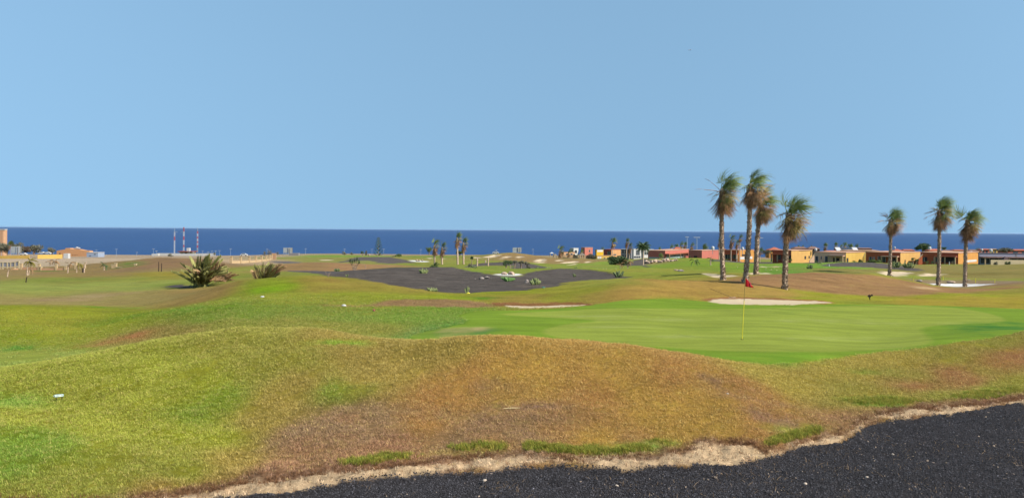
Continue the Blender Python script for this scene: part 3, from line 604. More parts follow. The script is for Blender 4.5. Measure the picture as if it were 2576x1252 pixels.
bare_t = (C[:, 2] / (C[:, 0] + 1e-6)); gmask = gmask * np.clip(1.25 - 1.6 * np.clip(bare_t - 0.22, 0, 1), .22, 1)
patch = np.clip(.75 + 1.1 * fbm(X * 1.3, Y * 1.3, 77, 4), .15, 1.4); gmask = gmask * patch
P_, ix, r_ = near_points(185000, gmask, lambda d: np.clip(1.35 - d / 45, .2, 1) , 5)
tc = CA[ix] * 1.0
tv = r_.normal(2.5, .42, len(ix)).clip(1.0, 3.4)[:, None]
far_ = np.clip((P_[:, 1] - 24) / 14, 0, 1)[:, None]; tv = tv * (1 - far_) + (1.95 + .35 * (tv - 2.5)) * far_
straw = (r_.random(len(ix)) < .16)[:, None]; tc = np.array([1.03, 1.04, 1.04]) * (np.where(straw, tc * .5 + np.array(alb((200, 176, 100))) * .5, tc) * .93 + np.array([.006, .006, .008])) * tv
tc = (tc * .93 + tc.mean(1)[:, None] * .07) * 1.05
protos = [proto('grass_tuft', tuft_mesh(8, .047, .06, .0042, 1.5, 100 + k), BLM) for k in range(4)]
szs = r_.uniform(.6, 1.35, len(ix)) * np.clip(.75 + (P_[:, 1] - 12) / 60, .7, 1.1)
tur = np.stack([r_.normal(0, .12, len(ix)), r_.normal(0, .12, len(ix)), r_.uniform(0, 6.28, len(ix))], 1)
GR = gn_scatter('rough_grass', P_, protos, tc, szs, tur)
tag(GR, 'dry and green rough grass blades covering the nearest mounds', 'grass', kind='stuff')
# longer green tufts along the sandy edge
rowv = CV - Z / Y * F + (X / Y * F) * TH; colu = CU + X / Y * F
_up = sorted(UP2); dv_ = np.interp(colu, [p[0] for p in _up], [p[1] for p in _up]) - rowv
def _win(a, b, w=45): return sstep((colu - a) / w + .5) * sstep((b - colu) / w + .5)
lush = (_win(860, 1270) * .45 + _win(1330, 1680) * 1.0 + _win(1935, 2060) * .7 + _win(2130, 2290) * .0 + _win(2400, 2570) * .5) * np.exp(-((dv_ - 9) / 8) ** 2) * (D_ < 24) * (D_ > 12)
lush += np.exp(-((colu - 2210) / 70) ** 2 - ((rowv - 1012) / 7) ** 2) * (D_ < 22) * (D_ > 12) * .8
lush = lush * np.clip(.6 + 1.6 * fbm(X * 1.1, Y * 1.8, 55, 4), 0.05, 1.5)
P2, ix2, r2_ = near_points(6500, lush * (1 - WL) * (lush > .05), lambda d: 1 + 0 * d, 6)
pr2 = [proto('long_tuft', tuft_mesh(12, .11, .06, .005, .9, 200 + k), BLM) for k in range(3)]
t2 = np.where(r2_.random(len(ix2))[:, None] < .55, np.array(alb((174, 164, 76))), np.array(alb((142, 154, 62)))) * r2_.normal(1.6, .35, len(ix2)).clip(.8, 2.8)[:, None]
G2 = gn_scatter('lush_grass', P2, pr2, t2, r2_.uniform(.3, .95, len(ix2)), np.stack([0 * t2[:, 0], 0 * t2[:, 0], r2_.uniform(0, 6.28, len(ix2))], 1))
tag(G2, 'longer bright green grass along the sandy edge above the black gravel', 'grass', kind='stuff')
# stones
def rock_mb(rad, seed, sub=1, squash=.7, rough=.25):
    bm = bmesh.new(); bmesh.ops.create_icosphere(bm, subdivisions=sub, radius=rad); r = random.Random(seed)
    ph = [Vector((r.uniform(-1,1), r.uniform(-1,1), r.uniform(-1,1))).normalized() for _ in range(7)]; am = [r.uniform(.3, 1) for _ in ph]
    for v in bm.verts:
        n = v.co.normalized(); k = 1.0
        for q, a in zip(ph, am):
            d = n.dot(q)
            if d > .55: k -= (d - .55) * a * rough * 2.2
        v.co *= k * r.uniform(.97, 1.03); v.co.z *= squash
    bm.faces.ensure_lookup_table(); mb = MB(); mb.add([v.co.copy() for v in bm.verts], [tuple(v.index for v in f.verts) for f in bm.faces]); bm.free(); return mb
def inst_mat(name, rough=.9):
    m = bpy.data.materials.new(name); m.use_nodes = True; N = m.node_tree.nodes; L = m.node_tree.links; p = N["Principled BSDF"]; p.inputs["Roughness"].default_value = rough; p.inputs["Specular IOR Level"].default_value = .25
    at = N.new("ShaderNodeAttribute"); at.attribute_type = 'INSTANCER'; at.attribute_name = "tint"; nz = N.new("ShaderNodeTexNoise"); nz.inputs["Scale"].default_value = 60
    sc = N.new("ShaderNodeVectorMath"); sc.operation = 'SCALE'; mr = N.new("ShaderNodeMapRange"); mr.inputs[3].default_value = .6; mr.inputs[4].default_value = 1.4
    L.new(nz.outputs["Fac"], mr.inputs[0]); L.new(at.outputs["Color"], sc.inputs[0]); L.new(mr.outputs[0], sc.inputs["Scale"]); L.new(sc.outputs[0], p.inputs["Base Color"]); return m
STM = inst_mat("loose_stone")
stp = [proto('lava_chip', rock_mb(.5, 300 + k, 1, .75, .4), STM) for k in range(4)]
lavn = WL * inview * (D_ < 24) * (D_ > 11.5)
P3, ix3, r3 = near_points(90000, lavn, lambda d: np.clip(1.6 - d / 22, .3, 1), 8)
t3 = np.array(alb((70, 70, 76))) * np.exp(r3.normal(-.05, .5, len(ix3)))[:, None] * np.array([1.04, 1, .97])
LG = gn_scatter('lava_chips', P3, stp, t3, r3.uniform(.018, .045, len(ix3)), r3.uniform(0, 6.28, (len(ix3), 3)))
tag(LG, 'loose black lava chips covering the nearest gravel', 'gravel', kind='stuff')
P4, ix4, r4 = near_points(360, lavn, lambda d: 1 + 0 * d, 9); P4[:, 2] += .008
t4 = np.array(alb((214, 190, 168))) * r4.uniform(.35, 1.1, len(ix4))[:, None]
PB = gn_scatter('pale_pebbles', P4, stp, t4, np.exp(r4.normal(-3.65, .5, len(ix4))).clip(.012, .10), r4.uniform(0, 6.28, (len(ix4), 3)))
tag(PB, 'small pale pebbles strewn over the black gravel', 'pebbles', kind='stuff')
# dead twigs / clods on the sandy edge
tw = [proto('dry_root', tuft_mesh(5, .07, .03, .003, 1.4, 400 + k), BLM) for k in range(3)]
SE = [k for k, n in REGN.items() if n == 'sandy_edge'][0]; ed = WD * (D_ < 22) * (D_ > 12) * inview * np.where(REG == SE, .12, .8) + 1.6 * np.exp(-((dv_ + 13) / 5) ** 2) * (D_ < 24) * (D_ > 12) * inview * (1 - WL) * np.clip(1 + 3 * fbm(X * 2, Y * 2, 66, 3), 0, 3)
P5, ix5, r5 = near_points(6500, ed, lambda d: 1 + 0 * d, 10)
t5 = np.array(alb((150, 110, 78))) * r5.uniform(.8, 1.9, len(ix5))[:, None]
DRY = gn_scatter('dry_roots', P5, tw, t5, r5.uniform(.4, 1.2, len(ix5)), np.stack([r5.normal(0, .3, len(ix5)), r5.normal(0, .3, len(ix5)), r5.uniform(0, 6.28, len(ix5))], 1))
tag(DRY, 'dead brown grass roots hanging over the sandy edge', 'dead grass', kind='stuff')

bits = [proto('straw_bit', tuft_mesh(2, .02, .05, .004, 6, 500 + k), BLM) for k in range(3)]
P6, ix6, r6 = near_points(1500, lavn * np.clip(.2 + 1.8 * fbm(X * .8, Y * .8, 91, 4), 0, 2), lambda d: 1 + 0 * d, 12)
t6 = np.array(alb((176, 150, 122))) * r6.uniform(.5, 1.3, len(ix6))[:, None]
SB = gn_scatter('straw_litter', P6, bits, t6, r6.uniform(.7, 2.2, len(ix6)), np.stack([r6.normal(0, .3, len(ix6)), r6.normal(0, .3, len(ix6)), r6.uniform(0, 6.28, len(ix6))], 1))
tag(SB, 'blown straw bits lying on the black gravel', 'straw', kind='stuff')
# ------------------------------------------------------------------ palms
M_GREEN = mat('palm_leaf_green', alb((102,126,54), .7), .6, .3, c2=alb((158,166,90), .7), nscale=5, trans=.25, objvar=.25)
M_MIX = mat('palm_leaf_fading', alb((178,148,90), .68), .75, .2, c2=alb((132,124,66), .7), nscale=4, trans=.2, objvar=.25)
M_DEAD = mat('palm_leaf_dead', alb((204,158,116), .7), .85, .1, c2=alb((120,86,64), .5), nscale=3, trans=.12, objvar=.3)
M_TRUNK = mat('palm_trunk', alb((232,206,180), .7), .9, .1, c2=alb((150,124,106), .6), nscale=7, bump=.6)
M_STUB = mat('palm_leaf_base', alb((214,186,160), .6), .9, .1, c2=alb((104,84,70), .5), nscale=9)
def fan_mb(seed, dead=False, lp=.42, lb=.88):
    r = random.Random(seed); mb = MB(); n = 16 if dead else 20; spread = R(31 if dead else 80)
    mb.tube([(0,0,0), (lp*.5,0,.03), (lp,0,-.02)], [.03,.02,.015], 4, cap=False)
    da = 2 * spread / n
    for k in range(n):
        ph = -spread + (k + .5) * da + r.uniform(-.02, .02); L_ = lb * (1 - .28 * (ph / spread) ** 2) * r.uniform(.85, 1.08)
        cx, sx_ = math.cos(ph), math.sin(ph); split = r.uniform(.28, .45); drop = r.uniform(.05, .3) if dead else r.uniform(.2, .7)
        tw = r.uniform(-.5, .5) if dead else r.uniform(-.15, .15); V = []; ts = (0, .25, split, .72, 1.0)
        for t in ts:
            w = L_ * t * da * .5 if t <= split else L_ * split * da * .5 * (1 - (t - split) / (1 - split)) ** .8 + .002
            fold = (.02 if k % 2 else -.02) * min(t, split) * 2
            z = -drop * t ** 2.6 * lb * .8 + fold + abs(sx_) * t * .16 - (.1 * t if dead else 0)
            c = Vector((lp + cx * L_ * t * (1 - .12 * drop * t * t), sx_ * L_ * t, z)); p = Vector((-sx_, cx, tw * t)).normalized() * w
            V += [c - p, c + p]
        mb.add(V, [(2*i, 2*i+1, 2*i+3, 2*i+2) for i in range(4)])
    return mb
FAN_G = [fan_mb(10 + k).mesh('frond', M_GREEN) for k in range(4)]
FAN_M = [fan_mb(20 + k).mesh('fading_frond', M_MIX) for k in range(3)]
FAN_L = fan_mb(44, True, 1.5, .8).mesh('dead_frond', M_DEAD)
FAN_D = [fan_mb(30 + k, True).mesh('dead_frond', M_DEAD) for k in range(4)]
WIND = Vector((.93, .12, .08))
def frond_matrix(p, d, droopdir, s):
    x = Vector(d).normalized(); z = -(Vector(droopdir) - x * Vector(droopdir).dot(x))
    if z.length < 1e-3: z = Vector((0, 0, 1)).cross(x)
    z.normalize(); y = z.cross(x)
    m = Matrix((x, y, z)).transposed().to_4x4(); m = Matrix.Translation(p) @ m @ Matrix.Scale(s, 4); return m
def crown_layout(r, gh, skirt, s=1.0, ng=19, nm=26, nd=52, wind=.62):
    """list of (kind, matrix) about the hub; gh height of green top, skirt length of the dead skirt"""
    out = []; g = gh / 1.16; thin = r.uniform(.25, .65)
    for i in range(ng):
        az = i * 2.399 + r.uniform(-.3, .3); el = R(90 - 62 * (i / ng) ** .9 + r.uniform(-10, 10))
        d = Vector((math.cos(az)*math.cos(el), math.sin(az)*math.cos(el), math.sin(el))) + WIND * wind * r.uniform(.3, 2.4)
        if d.x < -.12 and r.random() < thin: continue
        out.append(('g', frond_matrix(Vector((0,0,r.uniform(-.55,.15))), d, Vector((1, .1, -.45)), g * r.uniform(.72, 1.15))))
    for i in range(nm):
        az = i * 2.399 + 1; q = i / nm; el = R(18 - 75 * q + r.uniform(-10, 10)); d = Vector((math.cos(az)*math.cos(el), math.sin(az)*math.cos(el), math.sin(el))) + WIND * wind * r.uniform(.5, 1.3)
        if d.x < -.05 and r.random() < thin + .2: continue
        out.append((('g' if r.random() < .25 * (1 - q) else 'm') if r.random() < .75 - .6 * q else 'd', frond_matrix(Vector((0,0,-.1 - .5 * q)), d, Vector((.5, 0, -.8)), g * r.uniform(.75, 1.0))))
    for i in range(nd):
        az = i * 2.399 + 2; q = i / nd; o = Vector((math.cos(az), math.sin(az), 0)); el = R(-57 - 27 * q + r.uniform(-11, 8)); d = o * math.cos(el) + Vector((0, 0, math.sin(el))) + WIND * .2 * r.uniform(0, 2) * (1 - .6 * q)
        ln = 1.2 * s; z0 = -.15 - max(.1, skirt - ln * .9) * q ** .9
        out.append(('d', frond_matrix(o * .14 + Vector((0, 0, z0)), d, o * r.uniform(-.2, 1) + Vector((0, 0, -.4)), s * r.uniform(.75, 1.12))))
    return out
def trunk_mb(base, top, r0, r1, n=12, seg=34, jit=.09, bend=0.0):
    mb = MB(); pts = []; rs = []
    for i in range(seg + 1):
        t = i / seg; p = base.lerp(top, t) + Vector((math.sin(t * math.pi) * bend, 0, 0)); pts.append(p)
        rs.append((r0 * 1.35 if t < .01 else r0 + (r1 - r0) * t) * (1 + .05 * math.sin(i * 2.3)) * (1 + .25 * math.exp(-t * 18)))
    mb.tube(pts, rs, n, jit=jit); return mb, pts, rs
def near_palm(ub, d, ut, vhub, vtop, vsk, label, seed, rad=.19, extra=()):
    rad *= .84
    r = random.Random(seed); base = spot(ub, d); e = empty('fan_palm', base)
    tag(e, label, 'palm tree', 'tall fan palms beside the green')
    hz = -((vhub - CV) - (ut - CU) * TH) * d / F; ulh = (ut - CU) + (vhub - CV) * TH
    hub = Vector((ulh / F * d, d, hz)) - base; gh = (vhub - vtop) / F * d; sk = (vsk - vhub) / F * d
    mb, pts, rs = trunk_mb(Vector((0,0,-.3)), hub, rad, rad * .82, bend=r.uniform(-.12, .12))
    mb.build('trunk', M_TRUNK, e, smooth=False)
    sb = MB()      # cut leaf bases
    nst = 300
    for i in range(nst):
        t = (i + r.random()) / nst; t = t ** .95
        if t > .97: continue
        k = t * (len(pts) - 1); j = int(k); c = pts[j].lerp(pts[min(j+1, len(pts)-1)], k - j); q = rs[j]; az = i * 2.399 + r.uniform(-.3, .3)
        o = Vector((math.cos(az), math.sin(az), 0)); tt = Vector((-o.y, o.x, 0)); w = r.uniform(.045, .09); h = r.uniform(.12, .26); out = r.uniform(.02, .10) * (2.0 if t < .12 and r.random() < .4 else 1)
        b0 = c + o * (q - .02)
        sb.add([b0 - tt*w, b0 + tt*w, b0 + o*(out + .02) + tt*w*.35 + Vector((0,0,h)), b0 + o*(out + .02) - tt*w*.35 + Vector((0,0,h)), b0 + Vector((0,0,h*.8))], [(0,1,2,3), (1,4,2), (4,0,3), (3,2,4)])
    o = sb.build('leaf_base', M_STUB, e); o['kind'] = 'stuff'
    for kd, m in crown_layout(r, gh, sk, s=max(1.0, min(1.3, sk / 1.7)), nd=58):
        me = r.choice({'g': FAN_G, 'm': FAN_M, 'd': FAN_D}[kd]); o = link(me.name.split('.')[0], me, e); o.matrix_basis = Matrix.Translation(hub) @ m
    for (dx, dz, ln, dead) in extra:       # stray leaves on long stalks
        dd = Vector((dx, -.1, dz)); o = link('dead_frond', FAN_L if dead else FAN_M[0], e); o.matrix_basis = Matrix.Translation(hub + Vector((0,0,-.3))) @ frond_matrix(Vector((0,0,0)), dd, Vector((-.2, 0, -1)), ln)
    return e
near_palm(1819.5, 60, 1817, 474, 420, 545, 'leftmost fan palm of the cluster, a stray dead leaf hanging at its left', 1, .19, ((-1, .15, 1.0, True), (-.8, .7, .8, True), (-.9, -.35, .9, False)))
near_palm(1874, 57, 1887, 462, 405, 524, 'tallest fan palm, standing right behind the red flag of the green', 2, .19)
near_palm(1901.5, 68, 1913, 508, 457, 563, 'fan palm rooted at the edge of the sand bunker, just right of the tallest palm', 3, .21)
near_palm(1974.5, 55, 1984, 536, 476, 603, 'shorter fan palm with torn windblown top on the brown mound', 4, .2, ((.9, .5, 1.15, False), (.95, .2, 1.1, True), (.5, -.6, 1.0, True)))
near_palm(2238, 92, 2241, 552, 511, 591, 'small fan palm in front of the left sand bunker and orange bungalows', 5, .2, ((-.6, .5, .9, True),))
near_palm(2359.5, 80, 2363, 527, 483, 580, 'taller palm of the pair by the white sand pit, crooked trunk base', 6, .2, ((-.7, .5, 1.0, False), (-.6, -.2, .9, True)))
near_palm(2427.5, 81, 2433, 552, 511, 608, 'shorter palm of the pair by the white sand pit, near the glass-fronted villa', 7, .2, ((-.8, .5, .8, True),))

# crowns for the palms further off: whole crown one mesh
def merged_crown(seed, gh, sk, ng, nm, nd, wind=.4, feather=False):
    r = random.Random(seed); mb = MB(); lib = {'g': [fan_mb(10 + k) for k in range(2)], 'm': [fan_mb(20)], 'd': [fan_mb(30, True)]}
    for kd, m in crown_layout(r, gh, sk, 1.0, ng, nm, nd, wind):
        s = r.choice(lib[kd]); mb.mi = 'gmd'.index(kd); mb.add([m @ Vector(v) for v in s.v], s.f)
    return mb.mesh('crown', [M_GREEN, M_MIX, M_DEAD])
CROWNS = [merged_crown(51, 1.3, 2.2, 14, 10, 30), merged_crown(52, 1.4, 1.6, 16, 10, 22), merged_crown(53, 1.5, .9, 18, 10, 8, .25)]
def far_palm(u, vtop, d, wpx, label, kind=0, vbase=None, ub=None, rad=.16, group='fan palms among the houses'):
    base = spot(ub or u, d); s = wpx / F * d / 1.75; hubz = -((vtop - CV) - (u - CU) * TH) * d / F - 1.45 * s
    ulh = (u - CU) + (vtop - CV) * TH; hub = Vector((ulh / F * d, d, hubz)) - base
    if hub.z < .3: base.z -= .3 - hub.z; hub.z = .3
    e = empty('fan_palm', base); tag(e, label, 'palm tree', group)
    mb, _, _ = trunk_mb(Vector((0,0,-.6)), hub, rad, rad*.85, 7, 8, .05); mb.build('trunk', M_TRUNK, e)
    c = link('crown', CROWNS[kind], e); c.location = hub; c.scale = (s, s, s * (1.05 if kind == 0 else 1)); c.rotation_euler = (0, 0, random.uniform(-.5, .5)); return e
G2 = 'fan palms behind the black mounds'
far_palm(1093, 597, 170, 22, 'left palm of the left pair behind the black mound', 0, group=G2, rad=.2)
far_palm(1112, 603.5, 168, 21, 'right and lower palm of the left pair behind the black mound', 0, group=G2, rad=.2)
far_palm(1149.8, 579, 160, 22, 'tallest palm of the mid-course group, left of its pair', 0, group=G2, rad=.2, ub=1151.5)
far_palm(1166, 592, 163, 21, 'right palm of the right pair behind the black mound', 0, group=G2, rad=.2)
FP = [(1408.5,613.8,330,18,0,'thick fan palm with brown skirt behind the pale bunkers'),(1430,624,345,13,1,'small fan palm left of the white cube house'),(1460.6,625,350,10,2,'short palm beside the grey thatched pavilion'),
(1513,618,400,12,1,'palm top showing above the yellow house'),(1541,593.5,330,18,1,'lone tall palm in front of the peach coloured house'),(1576,595.5,312,14,0,'taller of two palms in front of the grey glass house'),(1583,607,305,15,0,'lower of two palms in front of the grey glass house'),
(1659,634,285,14,2,'low palm in front of the red-roofed house wall'),(1657,618,420,12,2,'palm top behind the glass railing'),(1687,610,400,14,1,'left palm behind the red hip-roofed tower room'),(1701,611,405,11,1,'narrow palm just left of the red hip-roofed tower room'),
(1712,603,400,15,1,'tallest palm behind the red hip-roofed tower room'),(1722,605,402,13,0,'palm rising right of the red hip-roofed tower room'),(1739,605.5,398,14,1,'palm between the two tall street lamps'),(1769,608.5,390,20,2,'bushy palm right of the double-headed street lamp'),
(1809,596,275,13,0,'palm half hidden behind the leftmost near palm trunk'),(1839,586,262,19,0,'full palm between the two leftmost near palm trunks'),(1853,600,268,13,0,'low palm beside the slender palm by the white veranda'),(1861,585,256,14,1,'slender tall palm by the white veranda'),
(1912,619,300,14,2,'palm crown left of the orange pyramid roof'),(2075,608.5,330,12,0,'palm with pale skirt behind the tan bungalow'),(2101,607,335,11,0,'narrow palm left of the grey solar roof'),(2114.5,612,340,9,1,'smallest palm of the clump over the solar roof'),
(2124,606.5,345,12,1,'left palm of the clump over the solar roof'),(2138.5,610,342,13,1,'middle palm of the clump over the solar roof'),(2152,609.5,338,14,1,'right palm of the clump over the solar roof'),(2008,616,400,6,2,'tiny palm top over the thatched roof, left one'),(2018.7,614.5,400,6,2,'tiny palm top over the thatched roof, middle one'),(2040,615.5,400,6,2,'tiny palm top over the thatched roof, right one'),
(2453,619.5,330,20,2,'green palm crown behind the brown hip roof'),(25.5,602.5,640,14,2,'palm beside the tower block at the left edge')]
for u, vt, d, w, k, lb in FP: far_palm(u, vt, d, w, lb, k)

# ------------------------------------------------------------------ feather-leaved palms
M_FEA = mat('feather_leaf', alb((176,170,108), .9), .65, .3, c2=alb((116,120,66), .8), nscale=4, trans=.15, objvar=.35)
M_FEAD = mat('feather_leaf_dry', alb((206,168,122), .7), .8, .1, c2=alb((132,102,76), .6), nscale=4, objvar=.3)
M_DGRN = mat('dark_leaf', alb((108,130,80), .75), .7, .25, c2=alb((62,82,54), .65), nscale=2.5, trans=.15, objvar=.2)
def feather_mb(seed, n=38, droop=.35, w=.017, a0=28, a1=48, ll=.26):
    r = random.Random(seed); mb = MB()
    P = lambda t: Vector((t, 0, -droop * t ** 2.5))
    mb.tube([P(0), P(.3), P(.6), P(.85), P(1)], [.016, .012, .008, .005, .002], 4, cap=False)
    for i in range(n):
        t = .16 + .84 * i / n; l = ll * math.sin(math.pi * (t * .8 + .16)) ** .7 + .03
        for sgn in (-1, 1):
            c = P(t); a = R(r.uniform(a0, a1)); d = Vector((math.cos(a), sgn * math.sin(a), r.uniform(.15, .4))).normalized() * l
            q = Vector((0, 0, w)) + Vector((-d.y, d.x, 0)).normalized() * w * .4
            mb.add([c - q, c + q, c + d], [(0, 1, 2)])
    return mb
FE = [feather_mb(70 + k, droop=.03 + .07 * k, w=.02, a0=12, a1=30, ll=.17).mesh('frond', M_FEA) for k in range(4)]; FED = [feather_mb(80 + k, droop=.5).mesh('dry_frond', M_FEAD) for k in range(2)]
FEG = [feather_mb(90 + k, 26, .55, .02).mesh('frond', M_DGRN) for k in range(3)]
def clump(u, d, n, lmin, lmax, spread, label, cat, seed, dy=0, lean=.15, lib=FE, dry=.15, emin=25, emax=88, name='date_palm_clump'):
    r = random.Random(seed); b = spot(u, d); b.z += dy; e = empty(name, b); tag(e, label, cat)
    for i in range(n):
        az = r.uniform(0, 6.283); el = R(emax - (emax - emin) * (i / n) ** 1.1 + r.uniform(-7, 7))
        dv = Vector((math.cos(az)*math.cos(el), math.sin(az)*math.cos(el), math.sin(el))) + Vector((lean, 0, 0))
        isd = r.random() < dry; me = r.choice(FED if isd else lib); o = link(me.name.split('.')[0], me, e)
        p = Vector((r.gauss(0, spread), r.gauss(0, spread * .6), -.05)); o.matrix_basis = frond_matrix(p, dv, Vector((.25, 0, -1)), r.uniform(lmin, lmax))
    return e
e_ = clump(505, dfor(507, 720, 50), 125, 1.5, 2.95, .24, 'big shaggy clump of upright palm leaves beside a dark gravel ring', 'palm clump', 3, lean=.1, emin=38, emax=94)
clump(566, dfor(566, 708, 50), 26, .7, 1.2, .12, 'low dried-out palm stump right of the big shaggy palm clump', 'palm clump', 4, dry=.75, lean=.1, emin=-5, name='dried_palm')
clump(666, 61, 34, 1.2, 2.1, .16, 'smaller upright palm clump showing over the green crest', 'palm clump', 5, lean=.28, emin=55, emax=92)
clump(1093.5, 88, 26, .5, .8, .05, 'little dark cycad palm on top of the black mound', 'palm clump', 6, lean=0, lib=FEG, dry=0, emin=0)
def date_palm(u, d, vtop, L_, label, seed, n=40, dead=6):
    b = spot(u, d); e = empty('date_palm', b); n = 64; tag(e, label, 'palm tree'); hub = Vector((0, 0, -b.z - ((vtop - CV) - (u - CU) * TH) * d / F - L_ * .62))
    mb, _, _ = trunk_mb(Vector((0,0,-.4)), hub, .2, .17, 9, 14, .08); mb.build('trunk', M_TRUNK, e); r = random.Random(seed)
    for i in range(n):
        az = i * 2.399; el = R(80 - 105 * (i / n) + r.uniform(-6, 6)); dv = Vector((math.cos(az)*math.cos(el), math.sin(az)*math.cos(el), math.sin(el)))
        me = r.choice(FEG); o = link('frond', me, e); o.matrix_basis = Matrix.Translation(hub) @ frond_matrix(Vector((0,0,0)), dv, Vector((.15, 0, -1)), L_ * r.uniform(.8, 1.05))
date_palm(1618, 205, 611.5, 1.9, 'rounded green date palm standing on dark gravel before the boulder pile', 9)

# ------------------------------------------------------------------ leafy shrubs and trees
def leaf_cloud(mb, c, rx, ry, rz, n, s, r):
    for i in range(n):
        while True:
            p = Vector((r.uniform(-1,1), r.uniform(-1,1), r.uniform(-1,1)))
            if .35 < p.length < 1: break
        q = Vector((p.x*rx, p.y*ry, p.z*rz)) + Vector(c); a = Vector((r.gauss(0,1), r.gauss(0,1), r.gauss(0,1))).normalized() * s * r.uniform(.6, 1.3)
        b = a.cross(Vector((r.gauss(0,1), r.gauss(0,1), r.gauss(0,1)))).normalized() * s * r.uniform(.4, .8)
        mb.add([q - a, q + b, q + a, q - b], [(0,1,2,3)])
def leafy(u, d, wpx, vtop, label, seed, m=M_DGRN, name='shrub', trunk=0.0, cat='shrub', n=1, dens=1.0, vbot=None, lift=0.0, group=None):
    r = random.Random(seed); b = spot(u, d); top = -((vtop - CV) - (u - CU) * TH) * d / F - b.z
    if vbot is not None: b.z = -((vbot - CV) - (u - CU) * TH) * d / F; top = (vbot - vtop) / F * d
    top = max(top, .4); e = empty(name, b); tag(e, label, cat, group); W = wpx / F * d / 2; cb = top * trunk; H = top - cb
    mb = MB(); k = max(5, int(9 * dens))
    for i in range(k):
        q = (r.uniform(-.62, .62) * W, r.uniform(-.6, .6) * W * .8, cb + H * r.uniform(.28, .72)); f = r.uniform(.3, .5)
        leaf_cloud(mb, q, W * f, W * f, H * f * .62, int(110 * dens), max(.05, W * .075), r)
    if not trunk:
        for i in range(4): leaf_cloud(mb, ((i - 1.5) * .4 * W, -.2 * W, H * .2), W * .34, W * .4, H * .24, int(90 * dens), max(.05, W * .075), r)
    mb.build('crown' if trunk else 'foliage', m, e)
    if trunk or True:
        t = MB()
        for i in range(3): t.tube([(r.uniform(-.05,.05)*W, 0, -.3), (r.uniform(-.2,.2)*W, r.uniform(-.1,.1)*W, cb*.7+H*.2), (r.uniform(-.45,.45)*W, r.uniform(-.3,.3)*W, cb+H*.6)], [W*.07+.02, W*.05+.015, W*.02], 5)
        t.build('trunk' if trunk else 'stem', M_STUB, e)
    return e
M_GGRN = mat('grey_leaf', alb((150,146,122), .65), .8, .1, c2=alb((92,92,76), .6), nscale=1.5, trans=.1)
M_LGRN = mat('light_leaf', alb((140,156,84), .5), .75, .15, c2=alb((86,104,56), .5), nscale=2, trans=.15)
M_BRNL = mat('brown_leaf', alb((140,120,100), .5), .85, .1, c2=alb((90,74,64), .5), nscale=2)
leafy(1555, dfor(1555, 666, 150), 52, 642, 'large dark green bush at the right end of the far fairway', 1, M_DGRN, 'bush', dens=1.8)
leafy(2321, 320, 37, 611, 'big round dark green tree behind the orange bungalows', 2, M_DGRN, 'broadleaf_tree', .15, 'tree', dens=1.8, vbot=636)
leafy(2376, 330, 17, 620, 'small dark tree between brown hip roofs', 3, M_DGRN, 'broadleaf_tree', .2, 'tree', vbot=632)
leafy(2527, 300, 34, 621, 'windswept brownish green tree behind the modern villa', 4, M_GGRN, 'broadleaf_tree', .2, 'tree', vbot=637, dens=1.3)
leafy(1926, 262, 26, 627, 'grey green tree over the dark pergola', 5, M_GGRN, 'broadleaf_tree', .3, 'tree', vbot=645)
leafy(1720, 250, 15, 636, 'leafless grey shrub in front of the salmon house', 6, M_BRNL, 'shrub', vbot=652); leafy(1736, 250, 13, 641, 'brown shrub left of the dark red wall', 7, M_BRNL, 'shrub', vbot=652)
leafy(998, 330, 30, 637.5, 'low wide green bush on the horizon right of the pine', 8, M_LGRN, 'bush'); leafy(1079, 400, 22, 620, 'round green tree left of the mid-course palms', 9, M_LGRN, 'broadleaf_tree', .35, 'tree', vbot=643)
leafy(1156, 380, 29, 630, 'dark broad tree behind the right pair of mid-course palms', 10, M_DGRN, 'broadleaf_tree', .25, 'tree', vbot=644)
leafy(1097, 385, 10, 634, 'brownish shrub at the foot of the round tree', 11, M_BRNL, 'shrub', vbot=643)
leafy(912, 240, 11, 630, 'dark spiky shrub left of the pine on the black rise', 12, M_DGRN, 'shrub', .3, vbot=644); leafy(921, 250, 6, 629, 'slim pale green shrub beside the dark spiky shrub', 13, M_GGRN, 'shrub', vbot=642)
leafy(868, 300, 10, 649, 'small green shrub at the end of the far fairway', 14, M_DGRN, 'shrub', vbot=655)
leafy(1186.8, 140, 9, 643.5, 'small round clipped tree on a bare stem', 15, M_DGRN, 'clipped_tree', .6, 'tree')
leafy(1185, 118, 15, 662, 'dry shrub under the clipped tree', 16, M_GGRN, 'shrub')
leafy(1273, 100, 20, 653, 'tall dark shrub at the green island among black gravel', 17, M_DGRN, 'shrub', .3, vbot=677)
leafy(1284, 112, 15, 652, 'dark shrub leaning behind the tall dark shrub', 18, M_DGRN, 'shrub', .3, vbot=672)
for k, (u, vt, w) in enumerate(((1295,654,15),(1311,654,20),(1326,657,14))): leafy(u, 98, w, vt, ('left', 'middle', 'right')[k] + ' one of three trees with bare forked stems on the black gravel', 20 + k, M_GGRN, 'forked_tree', .55, 'tree', vbot=678, dens=.8)
leafy(1330, 96, 10, 668, 'small grey shrub beside the forked trees', 25, M_GGRN, 'shrub', vbot=677)
leafy(2026, 520, 12, 636, 'distant shrub behind the bungalows', 26, M_DGRN, 'shrub') if False else None
